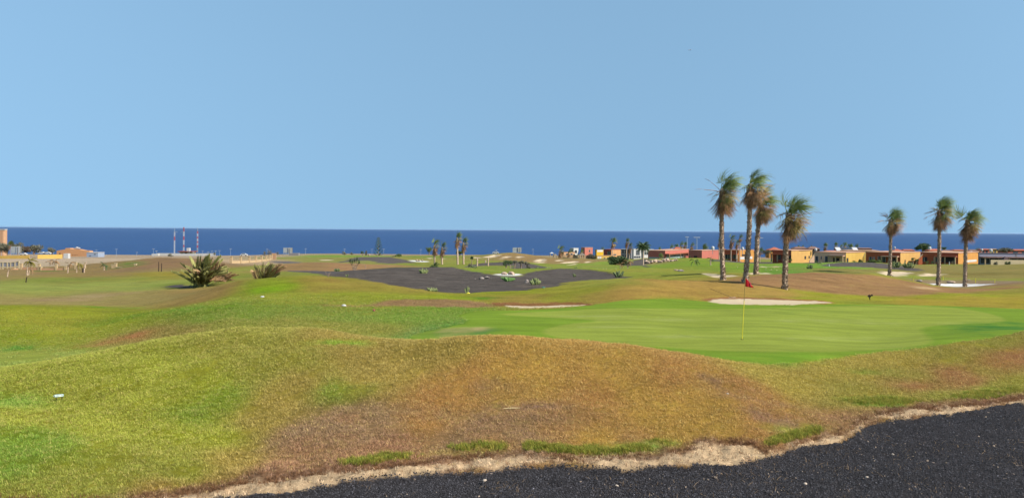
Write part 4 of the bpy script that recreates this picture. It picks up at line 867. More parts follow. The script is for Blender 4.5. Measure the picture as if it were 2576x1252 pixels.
for k, (u, w, vt, vb, m) in enumerate(((-14,60,600,640,M_GGRN),(18,26,612,641,M_GGRN),(45,34,606,640,M_GGRN),(62,30,618,640,M_BRNL),(85,40,614,640,M_GGRN),(130,24,620,640,M_GGRN))):
    leafy(u, 640 + 6 * k, w, vt, ('dense grey green tamarisk at the foot of the tower block','short tamarisk left of the large billboard','tall tamarisk behind the large billboard','low brown tamarisk behind the white vans','broad tamarisk ending the left row of trees','sparse tamarisk left of the orange hall')[k], 40 + k, m, 'tamarisk_tree', .1, 'tree', vbot=vb, dens=1.3, group='tamarisk trees by the left hotel')
for k, (u, w, vt, vb) in enumerate(((678,14,620,643),(665,12,630,643),(882-14,8,640,646),(890-150,6,640,646),(866,14,631,640),(885,10,633,640),(430,16,637,645),(540,10,634,641),(697,10,632,640))):
    leafy(u, 620, w, vt, ('grey bush on the coast right of the shaggy palm clump','low scrub beside the grey coastal bush','tiny bush on the coast left of the far fairway','tiny scrub under the grey billboard','bush under the street lamp left of the pine','pale bush right of the lamp bush','dark scrub left of the radio masts','scrub left of the wall compound','scrub at the high end of the pillared wall')[k], 60 + k, M_GGRN, 'scrub', vbot=vb, dens=.7, group='scrub along the coast')
leafy(1118*1.28, 600, 12, 633, 'dark round bush on the shore left of the first houses', 80, M_DGRN, 'bush', vbot=640)
leafy(2164, 232, 14, 650, 'green hedge bush in front of the yellow bungalow', 81, M_DGRN, 'bush', vbot=661); leafy(2202, 228, 34, 652, 'wide leafy hedge in front of the red bungalow', 82, M_LGRN, 'bush', vbot=662, dens=1.4)
leafy(2297, 225, 14, 647, 'small round tree before the yellow bungalow wall', 83, M_LGRN, 'broadleaf_tree', .5, 'tree', vbot=664); leafy(2306, 226, 12, 651, 'thin tree beside the small round tree', 84, M_DGRN, 'broadleaf_tree', .5, 'tree', vbot=664)
leafy(2504, 208, 12, 655, 'grey shrub before the glass-fronted villa', 85, M_GGRN, 'shrub', vbot=667); leafy(2534, 206, 16, 656, 'dark shrub at the pale wall of the villa', 86, M_DGRN, 'shrub', vbot=666); leafy(1448, 340, 18, 637, 'garden shrubs left of the thatched pavilion', 87, M_GGRN, 'shrub', vbot=651)
leafy(1486, 335, 26, 636, 'garden trees right of the thatched pavilion', 88, M_GGRN, 'shrub', vbot=652, dens=1.3)
# Norfolk pine
def norfolk(u, d, vtop, label):
    b = spot(u, d); H = -((vtop - CV) - (u - CU) * TH) * d / F - b.z; e = empty('norfolk_pine', b); tag(e, label, 'tree'); r = random.Random(4)
    t = MB(); t.tube([(0,0,-.3), (0,0,H*.5), (0,0,H)], [.16,.1,.02], 7); t.build('trunk', M_STUB, e)
    z = H * .14; i = 0
    while z < H * .96:
        f = 1 - z / H; L_ = .25 * H * f ** .75 + .03 * H; mb = MB()
        for k in range(5):
            a = k * 6.283 / 5 + i * .6 + .2; dx, dy = math.cos(a), math.sin(a); pts = [Vector((dx*L_*t_, dy*L_*t_, L_*.42*t_*t_ - .06*L_*t_)) for t_ in (0, .35, .7, 1)]
            mb.tube(pts, [.07,.09,.10,.04], 5)
            for q in range(10):
                t_ = .3 + .7 * q / 10; c = pts[1].lerp(pts[3], (t_ - .3) / .7); s = .13 * L_
                for sg in (-1, 1): mb.add([c, c + Vector((-dy*sg*s + dx*s*.6, dx*sg*s + dy*s*.6, .1)), c + Vector((dx*.14, dy*.14, .12))], [(0,1,2)])
        mb.build('branch_tier', M_DGRN, e, loc=(0, 0, z)); z += H * (.10 - .045 * (z / H)); i += 1
norfolk(952, 345, 594, 'lone Norfolk pine with tiered branches standing against the sea')
# dragon-like tree on the slope
def forked(u, d, vtop, w, label, seed, m=M_DGRN):
    r = random.Random(seed); b = spot(u, d); H = -((vtop - CV) - (u - CU) * TH) * d / F - b.z; e = empty('yucca', b); tag(e, label, 'yucca'); W = w / F * d / 2
    for k in range(5):
        x = (k - 2) / 2 * W * .7; top = Vector((x, r.uniform(-.2,.2)*W, H * r.uniform(.55, .78))); t = MB(); t.tube([(x*.15, 0, -.1), (x*.5, 0, H*.3), top], [.06,.05,.04], 6); t.build('stem', M_STUB, e)
        mb = MB()
        for q in range(70):
            az = r.uniform(0, 6.283); el = R(r.uniform(-50, 90)); dv = Vector((math.cos(az)*math.cos(el), math.sin(az)*math.cos(el), math.sin(el))) * H * .26 * r.uniform(.7, 1.1); s = Vector((-dv.y, dv.x, 0)).normalized() * .022
            mb.add([-s, s, dv], [(0,1,2)])
        mb.build('leaf_rosette', m, e, loc=top)
forked(892, 90, 645, 32, 'dark many-headed yucca between the brown hill and the black mound', 3)
# columnar cactus clumps
M_CACT = mat('cactus_skin', alb((150,160,100), .8), .7, .3, c2=alb((92,104,60), .5), nscale=5)
M_CACD = mat('cactus_skin_dark', alb((112,128,78), .7), .7, .3, c2=alb((72,84,54), .6), nscale=5)
def cactus(u, d, w, vtop, n, label, seed, m=M_CACT, lean=.12, cat='cactus', vbot=None, group=None, vg=None):
    if vg: d = dfor(u, vg, d)
    r = random.Random(seed); b = spot(u, d); H = max(.25, -((vtop - CV) - (u - CU) * TH) * d / F - b.z)
    if vbot: b.z = -((vbot - CV) - (u - CU) * TH) * d / F; H = (vbot - vtop) / F * d
    e = empty('columnar_cactus', b); tag(e, label, cat, group); W = w / F * d / 2 * 1.12; H *= 1.08; rd = min(.11, W * .17)
    for k in range(n):
        x = ((k + .5) / n * 2 - 1) * W * .8 + r.uniform(-.1, .1) * W; y = r.uniform(-.5, .5) * W; h = H * r.uniform(.55, 1.0) * (1 - .25 * abs(x / W)); l = lean * x / W * H
        t = MB(); t.tube([(x*.55, y*.5, -.08), (x*.8, y, h*.3), (x + l*.5, y, h*.7), (x + l, y, h)], [rd*.8, rd, rd*.95, rd*.5], 6); t.build('stem', m, e)
    return e
cactus(1065, 66, 21, 674, 16, 'columnar cactus clump high on the left black mound', 1, vg=688); cactus(1087, 54, 24, 721, 10, 'cactus clump with curved arms at the lower edge of the left black mound', 2, lean=.5, vg=734)
cactus(1175, 52, 12, 718, 8, 'lone candle-shaped cactus at the lowest point of the black gravel', 3, vg=737); cactus(1347, 56, 26, 699, 18, 'dense upright cactus clump beside a grey boulder', 4, vg=716)
cactus(1445, 62, 9, 687, 6, 'small cactus alone on the right black mound', 5, vg=696); cactus(1556, 62, 22, 680, 13, 'dark spiky cactus at the right tip of the black gravel', 6, M_CACD, .4, vg=697)
cactus(1190, 88, 19, 668, 16, 'bushy grey cactus between the black mound and the green island', 7, M_CACD, .3, vg=684); cactus(1379, 96, 12, 670, 9, 'pale cactus clump left of the pale stones', 8, vg=678); cactus(1353, 96, 13, 670, 9, 'dark cactus clump by the tip of the green island', 9, M_CACD, vg=677)
cactus(1278, 58, 22, 695, 22, 'bright green agave like tuft below the white sand patch', 10, mat('agave', alb((106,144,72), .7), .6, .3), .9, 'agave', vg=707); cactus(1450, 96, 10, 671, 8, 'dark spiky cactus at the right of the pale stones', 11, M_CACD, vg=680)
cactus(848, 72, 14, 674, 12, 'low dark cactus clump below the brown hill', 12, M_CACD, .3, vg=682); cactus(826, 68, 6, 678, 3, 'two-armed little cactus on the dark path', 13, M_STUB, .4); cactus(873, 56, 8, 688, 5, 'yellowish cactus tips behind the golden crest', 14, vg=696)
cactus(2037, 108, 14, 665, 13, 'dark green cactus row on the far green', 15, M_CACD); cactus(2063, 190, 14, 658, 12, 'pale cactus at the left tip of the right black mound', 16); cactus(2254, 175, 24, 656, 22, 'left clump of the bright cactus hedge', 17, M_CACT, vbot=672); cactus(2285, 175, 28, 658, 24, 'right clump of the bright cactus hedge', 18, M_CACT, vbot=673)
# bare saplings and felled trunks left and middle
def post(u, d, vtop, rad, label, cat, name, m, vb=None, lean=0.0, group=None, n=6):
    b = spot(u, d); H = max(.1, -((vtop - CV) - (u - CU) * TH) * d / F - b.z)
    if vb: b.z = -((vb - CV) - (u - CU) * TH) * d / F; H = (vb - vtop) / F * d
    mb = MB(); mb.tube([(0,0,-.15), (lean*H*.4,0,H*.5), (lean*H,0,H)], [rad*1.1, rad, rad*.85], n); return tag(mb.build(name, m, loc=b), label, cat, group)
for k, (u, vt, d) in enumerate(((1200.6,648.5,128),(1221.5,654,150),(1228,648,130),(1219.5-35,645,0))[:3]):
    post(u, d, vt, .12, ('left', 'short middle', 'right')[k] + ' one of three bare cut palm trunks by the green island', 'dead trunk', 'dead_trunk', M_TRUNK, group='bare cut palm trunks')
# ------------------------------------------------------------------ buildings
def wallm(name, c, c2=None): return mat(name, alb(c), .9, .1, c2=alb(c2) if c2 else tuple(x*.86 for x in alb(c)), nscale=.6)
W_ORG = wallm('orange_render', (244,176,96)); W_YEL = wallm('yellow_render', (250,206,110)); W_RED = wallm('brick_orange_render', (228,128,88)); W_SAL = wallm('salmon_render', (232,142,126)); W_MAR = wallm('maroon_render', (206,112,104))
W_OYL = wallm('orange_yellow_render', (250,198,120)); W_PCH = wallm('peach_render', (246,186,132)); W_TN2 = mat('bounce_lit_tan_render', alb((250,206,168), .68), .9, .1, noise=.12); W_TAN = wallm('tan_render', (236,186,146)); W_WHT = wallm('white_render', (246,244,240)); W_CRM = wallm('cream_render', (242,222,180)); W_GRY = wallm('grey_render', (176,176,184)); W_CHR = wallm('bright_yellow_render', (250,200,60)); W_LAV = wallm('lavender_grey_render', (216,214,232)); W_STN = wallm('sand_render', (238,206,160))  # lighter tan copy: bounce light on the shaded wall is put into its colour
R_TER = mat('terracotta_tiles', alb((226,140,112)), .85, .1, c2=alb((190,106,84)), nscale=1.5); R_BRN = mat('brown_tiles', alb((176,140,124)), .85, .1, c2=alb((140,106,94)), nscale=1.5); R_PAR = wallm('pale_parapet', (240,190,160)); R_GRY = mat('grey_roof', alb((160,160,172)), .7, .3, c2=alb((132,132,146)), nscale=.8)
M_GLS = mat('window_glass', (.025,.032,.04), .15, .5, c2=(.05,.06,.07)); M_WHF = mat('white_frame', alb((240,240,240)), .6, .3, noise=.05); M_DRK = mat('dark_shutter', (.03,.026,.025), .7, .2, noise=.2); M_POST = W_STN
M_STONE = mat('boulder_stone', alb((206,182,160), .75), .95, .1, c2=alb((146,124,112), .7), nscale=2.5, bump=.7); M_STONG = mat('grey_boulder_stone', alb((176,164,156), .7), .95, .1, c2=alb((112,104,102), .6), nscale=2.5, bump=.7)
def zrow(u, v, d): return -((v - CV) - (u - CU) * TH) * d / F
def house(label, uA, uB, uC, vt, vb, d, m, a=45, wins=(), canopy=None, name='bungalow', cap=R_PAR, cat='house', group='bungalows along the course', mR=None):
    a = R(a); xB = ((uB - CU) + (vb - CV) * TH) / F * d; z0 = zrow(uB, vb, d); H = (vb - vt) / F * d
    r = Vector((math.cos(a), math.sin(a), 0)); l = Vector((-math.sin(a), math.cos(a), 0))
    def Lalong(vec, uT):   # length along vec so that the end projects to column uT
        k = ((uT - CU) + (vb - CV) * TH) / F; den = vec.x - k * vec.y; return (k * d - xB) / den if abs(den) > 1e-6 else 5
    Lr = min(40, max(.5, Lalong(r, uC))); Ll = min(40, max(.5, Lalong(l, uA)))
    e = empty(name, (xB, d, z0)); tag(e, label, cat, group)
    M = Matrix((r, l, Vector((0,0,1)))).transposed().to_4x4()
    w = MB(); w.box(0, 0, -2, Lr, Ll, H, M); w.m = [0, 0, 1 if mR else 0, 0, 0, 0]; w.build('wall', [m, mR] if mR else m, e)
    c = MB(); c.box(-.12, -.12, H - .02, Lr + .12, Ll + .12, H + .16, M); c.build('roof', cap, e)
    def face(f, t0, t1, z0_, z1_, p0, p1):
        if f == 'R': return (t0*Lr, -p1, z0_*H, t1*Lr, -p0, z1_*H)
        return (-p1, t0*Ll, z0_*H, -p0, t1*Ll, z1_*H)
    for (f, t0, t1, a0, a1, kd) in wins:
        b = MB(); fb = face(f, t0, t1, a0, a1, -.04, .04); b.box(*fb, M)
        mm, nm = {'w': (M_GLS, 'window'), 'd': (M_DRK, 'door'), 'W': (M_WHF, 'garage_door'), 'g': (M_GLS, 'glass_door'), 's': (W_WHT, 'wall_panel'), 'v': (W_LAV, 'fascia'), 'b': (mat('pale_blue_panel', alb((190,214,214)), .6, noise=.08), 'wall_panel')}[kd]
        o = b.build(nm, mm, e)
        if kd in 'wg':
            nb = max(1, int(round((t1 - t0) * (Lr if f == 'R' else Ll) / 1.3))); fr = MB()
            for i in range(nb + 1):
                t = t0 + (t1 - t0) * i / nb; dt = .05 / (Lr if f == 'R' else Ll); fr.box(*face(f, t - dt, t + dt, a0, a1, .04, .08), M)
            fr.build('frame', M_WHF, o)
    if canopy:
        f, t0, t1, zf, dep, mm = canopy; b = MB(); b.box(*face(f, t0, t1, zf, zf + .09, 0, dep), M); rr = b.build('canopy', mm, e)
        n = 3; LL = Lr if f == 'R' else Ll
        for i in range(n):
            t = t0 + (t1 - t0) * (i + .1) / (n - .8); q = .16 / LL; b = MB(); b.box(*face(f, t - q, t + q, -.2, zf, dep - .5, dep - .15), M); b.build('post', M_POST, e)
    return e
def hip(label, u0, u1, vr, ve, vb, d, rm, wm, name='hip_roofed_house', ridge=.35, cat='house', dep=None):
    x0 = ((u0 - CU)) / F * d; x1 = ((u1 - CU)) / F * d; um = (u0 + u1) / 2; zb = zrow(um, vb, d); ze = zrow(um, ve, d) - zb; zr = zrow(um, vr, d) - zb; W = (x1 - x0) / 2; D2 = (dep or W * 1.2)
    e = empty(name, ((x0 + x1) / 2, d, zb)); tag(e, label, cat, 'houses behind the front row')
    w = MB(); w.box(-W*.9, 0, -2, W*.9, D2, ze, None); w.build('wall', wm, e)
    rf = MB(); rf.cone_hip(-W, -.4, W, D2 + .4, ze + .02, zr, W * ridge); rf.build('roof', rm, e)
    b = MB(); b.box(-W*.5, -.05, ze * .35, -W*.15, -.01, ze * .8); b.build('window', M_GLS, e); b = MB(); b.box(W*.15, -.05, ze * .35, W*.5, -.01, ze * .8); b.build('window', M_GLS, e)
    return e
# front row on the right, near to far
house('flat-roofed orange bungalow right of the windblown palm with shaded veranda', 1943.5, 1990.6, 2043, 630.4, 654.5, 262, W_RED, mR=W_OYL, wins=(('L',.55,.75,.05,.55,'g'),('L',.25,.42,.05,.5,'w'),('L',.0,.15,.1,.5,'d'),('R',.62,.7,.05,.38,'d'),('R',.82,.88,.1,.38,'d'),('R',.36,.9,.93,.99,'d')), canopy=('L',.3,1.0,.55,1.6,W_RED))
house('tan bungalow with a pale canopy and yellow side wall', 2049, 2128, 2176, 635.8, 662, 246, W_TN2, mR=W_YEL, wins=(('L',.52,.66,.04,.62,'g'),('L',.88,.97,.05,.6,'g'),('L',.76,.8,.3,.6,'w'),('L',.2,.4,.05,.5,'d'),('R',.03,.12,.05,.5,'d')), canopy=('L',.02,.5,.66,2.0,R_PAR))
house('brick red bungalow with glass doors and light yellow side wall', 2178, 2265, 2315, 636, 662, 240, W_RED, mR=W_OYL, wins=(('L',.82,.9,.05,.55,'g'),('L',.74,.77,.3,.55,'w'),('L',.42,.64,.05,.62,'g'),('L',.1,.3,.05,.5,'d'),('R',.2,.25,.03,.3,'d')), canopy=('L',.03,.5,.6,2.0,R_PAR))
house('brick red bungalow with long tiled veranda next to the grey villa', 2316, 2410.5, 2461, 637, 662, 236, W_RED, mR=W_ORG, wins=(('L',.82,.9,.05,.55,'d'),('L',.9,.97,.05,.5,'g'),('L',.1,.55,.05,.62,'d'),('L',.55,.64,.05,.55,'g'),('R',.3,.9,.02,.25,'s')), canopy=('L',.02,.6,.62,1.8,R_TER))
house('long modern grey villa with a glass front and overhanging roof', 2462, 2600, 2604, 638.5, 667, 226, W_GRY, a=78, cap=R_GRY, name='villa', wins=(('L',.01,.99,.64,.96,'v'),('L',.55,.97,.1,.55,'g'),('L',.3,.5,.1,.55,'g'),('L',.02,.98,.0,.12,'s'),('L',.97,.995,.75,.98,'s'),('L',.3,.34,.72,.98,'s'),('L',.05,.28,.02,.5,'g')), canopy=('L',.02,.99,.62,3.0,R_BRN))
tag(MB().box(-8, 0, -1.2, 9, .25, 1.0).build('garden_wall', W_CRM, loc=(((2566 - CU) / F * 214), 214, zrow(2566, 663, 214))), 'low cream garden wall in front of the grey villa', 'wall')
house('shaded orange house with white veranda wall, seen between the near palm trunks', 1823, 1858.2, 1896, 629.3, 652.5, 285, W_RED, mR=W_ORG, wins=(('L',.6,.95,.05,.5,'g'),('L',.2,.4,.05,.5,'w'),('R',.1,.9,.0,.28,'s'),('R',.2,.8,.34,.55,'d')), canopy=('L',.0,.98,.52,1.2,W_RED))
house('windowless salmon cube house with a dark red shaded side', 1732.4, 1765.6, 1808, 630.4, 651, 292, W_SAL, wins=(('L',.35,.6,.05,.35,'d'),))
house('long salmon house with low red roof and pale blue lower wall', 1630, 1673, 1733, 631, 655, 305, W_SAL, a=62, wins=(('L',.05,.95,.02,.32,'b'),('R',.02,.75,.02,.36,'b'),('R',.05,.7,.38,.58,'w')), canopy=('R',.0,.98,.62,1.6,R_TER))
house('two-storey white modern house with large grey windows', 1590, 1594, 1613, 626.5, 650, 335, W_WHT, a=30, wins=(('R',.3,.8,.35,.9,'g'),('R',.0,.9,.05,.25,'w')), cap=W_WHT, name='modern_house')
house('grey glass-fronted block left of the white modern house', 1561.6, 1588, 1591, 627, 650, 345, W_GRY, a=70, wins=(('L',.1,.95,.55,.92,'g'),('L',.1,.95,.08,.4,'g')), cap=W_WHT, name='modern_house')
house('white slanted-roof building beside the red-roofed house', 1612, 1618, 1644, 628, 642, 345, W_WHT, a=30, wins=(('R',.1,.5,.1,.6,'w'),), cap=W_WHT, name='modern_house')
house('bright yellow two-storey house with a grey roof band', 1497, 1500.6, 1518, 628, 653, 384, W_CHR, a=40, wins=(('L',.2,.5,.5,.8,'w'),('R',.1,.9,.78,.99,'s')), cap=R_GRY)
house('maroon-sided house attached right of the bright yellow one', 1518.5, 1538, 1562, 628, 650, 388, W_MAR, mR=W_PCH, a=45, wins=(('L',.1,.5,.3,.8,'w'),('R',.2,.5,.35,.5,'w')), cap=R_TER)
house('low yellow annex with white garage doors', 1500, 1501.5, 1538, 643, 653.5, 374, W_YEL, a=22, wins=(('R',.05,.16,.02,.8,'W'),('R',.18,.3,.02,.8,'W'),('R',.45,.6,.2,.5,'w'),('R',.68,.82,.2,.5,'w')), name='garage')
house('red cube house behind the palms, left of the yellow house', 1462, 1471, 1491, 623, 637, 430, W_SAL, a=40, wins=(('L',.3,.8,.2,.7,'w'),('R',.5,.7,.2,.6,'w')), cap=R_PAR)
house('small white cube house at the left end of the village', 1434, 1443, 1455, 624.5, 640, 430, W_WHT, a=40, wins=(('L',.2,.6,.2,.7,'w'),('R',.2,.7,.2,.7,'w')), cap=W_WHT)
house('low terracotta house behind the pillared fence', 1411, 1418, 1446, 634, 645, 400, W_TAN, a=35, wins=(('R',.2,.4,.3,.7,'w'),('R',.6,.8,.3,.7,'w')), cap=R_BRN)
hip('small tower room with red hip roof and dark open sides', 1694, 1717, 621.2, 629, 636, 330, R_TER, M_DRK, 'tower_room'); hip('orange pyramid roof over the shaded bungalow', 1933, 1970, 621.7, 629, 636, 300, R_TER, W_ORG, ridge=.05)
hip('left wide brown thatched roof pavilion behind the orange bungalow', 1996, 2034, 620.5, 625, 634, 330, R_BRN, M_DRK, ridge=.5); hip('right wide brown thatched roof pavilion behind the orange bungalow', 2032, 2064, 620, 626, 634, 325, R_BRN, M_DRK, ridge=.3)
hip('low terracotta roof behind the tan bungalow', 2075, 2116, 630, 634, 640, 285, R_TER, W_TAN, ridge=.5); hip('flat ochre roofed house behind the red bungalow', 2131, 2216, 629, 630.5, 640, 290, R_PAR, W_YEL, ridge=.9)
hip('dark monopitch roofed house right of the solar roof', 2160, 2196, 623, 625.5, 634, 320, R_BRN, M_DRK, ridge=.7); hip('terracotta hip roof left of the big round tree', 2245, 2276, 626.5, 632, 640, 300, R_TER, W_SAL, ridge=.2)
hip('long salmon roof just left of the big round tree', 2272, 2303, 627, 630, 640, 310, R_TER, W_SAL, ridge=.7); hip('red roofed house right of the big round tree', 2335, 2369, 626, 631, 640, 300, R_TER, W_ORG, ridge=.6)
hip('brown hip roof behind the long tiled veranda', 2368, 2400, 628.5, 632, 640, 280, R_BRN, W_TAN, ridge=.3); hip('peach walled house with red roof behind the veranda', 2399, 2432, 627.5, 630, 640, 300, R_TER, W_YEL, ridge=.6)
hip('brown hip roof behind the orange end wall', 2434, 2468, 627.5, 632, 640, 280, R_BRN, W_ORG, ridge=.3); hip('salmon roofed house left of the windswept tree', 2466, 2491, 625.5, 628, 640, 310, R_TER, W_SAL, ridge=.7)
hip('pale yellow upper storey left of the windswept tree', 2490, 2511, 625.5, 626.5, 640, 315, R_PAR, W_YEL, ridge=.8); hip('salmon roofed house at the right edge behind the villa', 2532, 2600, 627, 630, 642, 300, R_TER, W_SAL, ridge=.8)
hip('long terracotta roof line behind the shaded orange house', 1862, 1900, 628, 632, 638, 320, R_TER, W_ORG, ridge=.8); hip('small gabled salmon roof behind the salmon cube', 1808, 1829, 624.8, 629, 636, 330, R_TER, W_SAL, ridge=.6)
def hut(label, u0, u1, vr, ve, vb, d, rm, name='thatched_pavilion'):
    e = empty(name, ((u0 + u1) / 2 / F * d - CU / F * d, d, zrow((u0+u1)/2, vb, d))); tag(e, label, 'pavilion'); W = (u1 - u0) / 2 / F * d; ze = (vb - ve) / F * d; zr = (vb - vr) / F * d
    rf = MB(); rf.cone_hip(-W, -W, W, W, ze, zr, 0); rf.build('roof', rm, e)
    for sx in (-1, 1):
        for sy in (-1, 1): p = MB(); p.tube([(sx*W*.75, sy*W*.75, -1), (sx*W*.75, sy*W*.75, ze)], .15, 6); p.build('post', W_STN, e)
R_THA = mat('grey_thatch', alb((176,168,156)), .95, .05, c2=alb((130,120,110)), nscale=3)
hut('grey thatched pavilion in the garden of the yellow house', 1454.5, 1474, 634.5, 642, 651, 350, R_THA); hut('small pale thatched hut at the left end of the pillared fence', 1392, 1403, 637.5, 642.5, 647, 370, R_THA); hut('white parasol left of the small thatched hut', 1383, 1394, 634, 637, 641, 380, W_WHT, 'garden_parasol')
hut('dark thatched umbrella over the villa terrace', 2519, 2537, 645, 654, 663, 215, mat('dark_thatch', alb((110,92,92)), .95, .05, noise=.3), 'thatched_umbrella')
# solar roof frame
e = empty('solar_roof', (((2132 - CU) / F * 300), 300, zrow(2132, 633, 300))); tag(e, 'white framed solar panels tilted on a roof below the palm clump', 'solar panels')
for k in range(4):
    b = MB(); x = -4 + k * 2.2; b.add([(x, 0, .4), (x + 1.9, 0, .4), (x + 1.5, 1.4, 1.7), (x - .4, 1.4, 1.7)], [(0,1,2,3)]); b.add([(x, .06, .34), (x + 1.9, .06, .34), (x + 1.5, 1.46, 1.64), (x - .4, 1.46, 1.64)], [(3,2,1,0)]); b.build('panel', M_WHF if k in (0, 3) else M_GLS, e)
b = MB(); b.box(-4.6, .2, -2, 4.6, 1.6, .3); b.build('frame', M_WHF, e)
# pillared fence left of the village
def pillar_wall(label, pts, d0, d1, hp, hw, m, name='pillared_wall', pw=.25, cat='wall', infill=None, low=True, group=None):
    """pts: list of (u, vbase) pillars; straight in depth from d0 to d1"""
    n = len(pts); P = []
    for i, (u, v) in enumerate(pts):
        d = d0 + (d1 - d0) * i / max(1, n - 1); P.append(Vector((((u - CU) + (v - CV) * TH) / F * d, d, zrow(u, v, d))))
    e = empty(name, P[0]); tag(e, label, cat, group)
    for p in P: q = p - P[0]; b = MB(); b.box(q.x - pw, q.y - pw, q.z - 1, q.x + pw, q.y + pw, q.z + hp); b.box(q.x - pw*1.2, q.y - pw*1.2, q.z + hp, q.x + pw*1.2, q.y + pw*1.2, q.z + hp + .08); b.build('pillar', m, e)
    if low:
        for a, b_ in zip(P, P[1:]):
            a = a - P[0]; c = b_ - P[0]; t = (c - a).normalized(); nn = Vector((-t.y, t.x, 0)) * .1
            w = MB(); w.add([a - nn + Vector((0,0,-1)), c - nn + Vector((0,0,-1)), c + nn + Vector((0,0,-1)), a + nn + Vector((0,0,-1)), a - nn + Vector((0,0,hw)), c - nn + Vector((0,0,hw)), c + nn + Vector((0,0,hw)), a + nn + Vector((0,0,hw))], [(0,3,2,1),(4,5,6,7),(0,1,5,4),(1,2,6,5),(2,3,7,6),(3,0,4,7)]); w.build('wall_panel', m, e)
            if infill:
                g = MB(); L_ = (c - a).length; k = int(L_ / .9)
                for i in range(k): q = a.lerp(c, (i + .5) / k); g.box(q.x - .03, q.y - .03, q.z + hw, q.x + .03, q.y + .03, q.z + hp * .9)
                g.build('railing', infill, e)
    return e
pillar_wall('low wall with pale pillars in front of the village gardens', [(1407 + k * 4.6, 648 + k * .5) for k in range(9)], 360, 350, 1.5, .5, W_STN, infill=M_DRK)
pillar_wall('pale wall with pillars around the thatched pavilion', [(1450 + k * 5.2, 652.5) for k in range(6)], 345, 345, 1.9, .5, W_STN, infill=M_DRK)
q2 = [(1110,660),(1241,660),(1362,655),(1457,648),(1538,640),(1600,634),(1645,628),(1675,622)]
pillar_wall('curving sand coloured wall with square pillars left of the far fairway', [K2((a, b))[0] for a, b in q2], 185, 215, 1.45, .5, W_STN)
tag(MB().box(-.6, 0, -1, .6, .4, 1.7).build('gate_pier', W_TAN, loc=(((K2((1712, 600))[0][0] - CU) / F * 222), 222, zrow(K2((1712, 600))[0][0], K2((1712, 608))[0][1], 222))), 'tall end pier of the curving pillared wall', 'pier')
# left: unfinished compound
q = L0((778,900),(808,940)); pl = L0((0,862),(62,862),(150,862),(215,865),(300,855),(378,838))
def frame_wall(label, pts, d, h, m):
    P = [Vector((((u - CU)) / F * d, d, zrow(u, v, d))) for u, v in pts]; e = empty('framed_fence', P[0]); tag(e, label, 'fence')
    for p in P: r_ = p - P[0]; b = MB(); b.box(r_.x - .12, -.12, r_.z - .6, r_.x + .12, .12, r_.z + h); b.build('post', m, e)
    for a, c in zip(P, P[1:]):
        a = a - P[0]; c = c - P[0]
        for z in (0, h - .15): b = MB(); b.add([(a.x+.12, -.07, a.z+z), (c.x-.12, -.07, c.z+z), (c.x-.12, .07, c.z+z), (a.x+.12, .07, a.z+z), (a.x+.12, -.07, a.z+z+.15), (c.x-.12, -.07, c.z+z+.15), (c.x-.12, .07, c.z+z+.15), (a.x+.12, .07, a.z+z+.15)], [(0,3,2,1),(4,5,6,7),(0,1,5,4),(1,2,6,5),(2,3,7,6),(3,0,4,7)]); b.build('rail', m, e)
        b = MB(); b.add([(a.x+.12, 0, a.z+.15), (c.x-.12, 0, c.z+.15), (c.x-.12, 0, c.z+h-.15), (a.x+.12, 0, a.z+h-.15)], [(0,1,2,3)]); b.build('mesh_panel', W_GRY, e)
frame_wall('white framed fence panels of the unfinished plot at the left edge', pl, 185, 1.25, W_CRM)
e = empty('stone_wall', (((0 - CU) / F * 178), 178, zrow(0, 693, 178))); tag(e, 'sandy retaining wall with grey gate under the framed fence', 'wall')
b = MB(); b.box(-6, 0, -2, 2.9, .4, 1.5); b.build('wall', W_STN, e); b = MB(); b.box(2.9, 0, -2, 3.1, 2, 1.6); b.build('side_wall', W_TAN, e)
g = MB(); [g.box(3.2 + i * .16, -.05, -.6, 3.25 + i * .16, .05, 1.1) for i in range(18)]; g.box(3.1, -.04, 1.05, 6.1, .04, 1.15); g.build('gate', mat('grey_gate', alb((130,142,150)), .6, noise=.1), e)
LP = [('pale pillar at the left of the unfinished plot, right of the gate', 425, 785, 875, 9), ('tall back pillar of the left pillar pair', 778, 795, 895, 9), ('short front pillar of the left pillar pair', 807, 855, 942, 9), ('pillar standing behind the low wall of the plot', 1115, 805, 898, 8), ('broad front pillar at the right end of the low wall', 1303, 840, 942, 9), ('tallest pale pillar next to the dead saplings', 1500, 762, 895, 8), ('small low block pillar on the brown slope', 1590, 870, 910, 6), ('slim pillar right of the small low block', 1680, 775, 875, 6)]
for k, (lb, x, y0, y1, w) in enumerate(LP):
    (u, vt), (_, vb) = L0((x, y0), (x, y1)); d = 180; H = (vb - vt) / F * d; hw = w / 2 / F * d * .62
    o = empty('masonry_pillar', ((u - CU) / F * d, d, zrow(u, vb, d))); tag(o, lb, 'pillar', 'pillars of the unfinished plot'); b = MB(); b.box(-hw, -hw, -1.5, hw, hw, H); b.build('shaft', W_STN, o); b = MB(); b.box(-hw*1.15, -hw*1.15, H, hw*1.15, hw*1.15, H + .1); b.build('cap', W_CRM, o)
for k, (x, y0, y1) in enumerate(((1596,688,748),(1634,670,740),(1912,678,785))):
    (u, vt), (_, vb) = K1((x, y0), (x, y1)); d = 172; H = (vb - vt) / F * d; o = empty('masonry_pillar', ((u - CU) / F * d, d, zrow(u, vb, d))); tag(o, ('left front pillar of the low wall with the green patch', 'left back pillar of the low wall with the green patch', 'right end pillar of the low wall with the green patch')[k], 'pillar', 'pillars of the unfinished plot'); b = MB(); b.box(-.24, -.24, -1.5, .24, .24, H); b.build('shaft', W_STN, o); b = MB(); b.box(-.28, -.28, H, .28, .28, H + .1); b.build('cap', W_CRM, o)
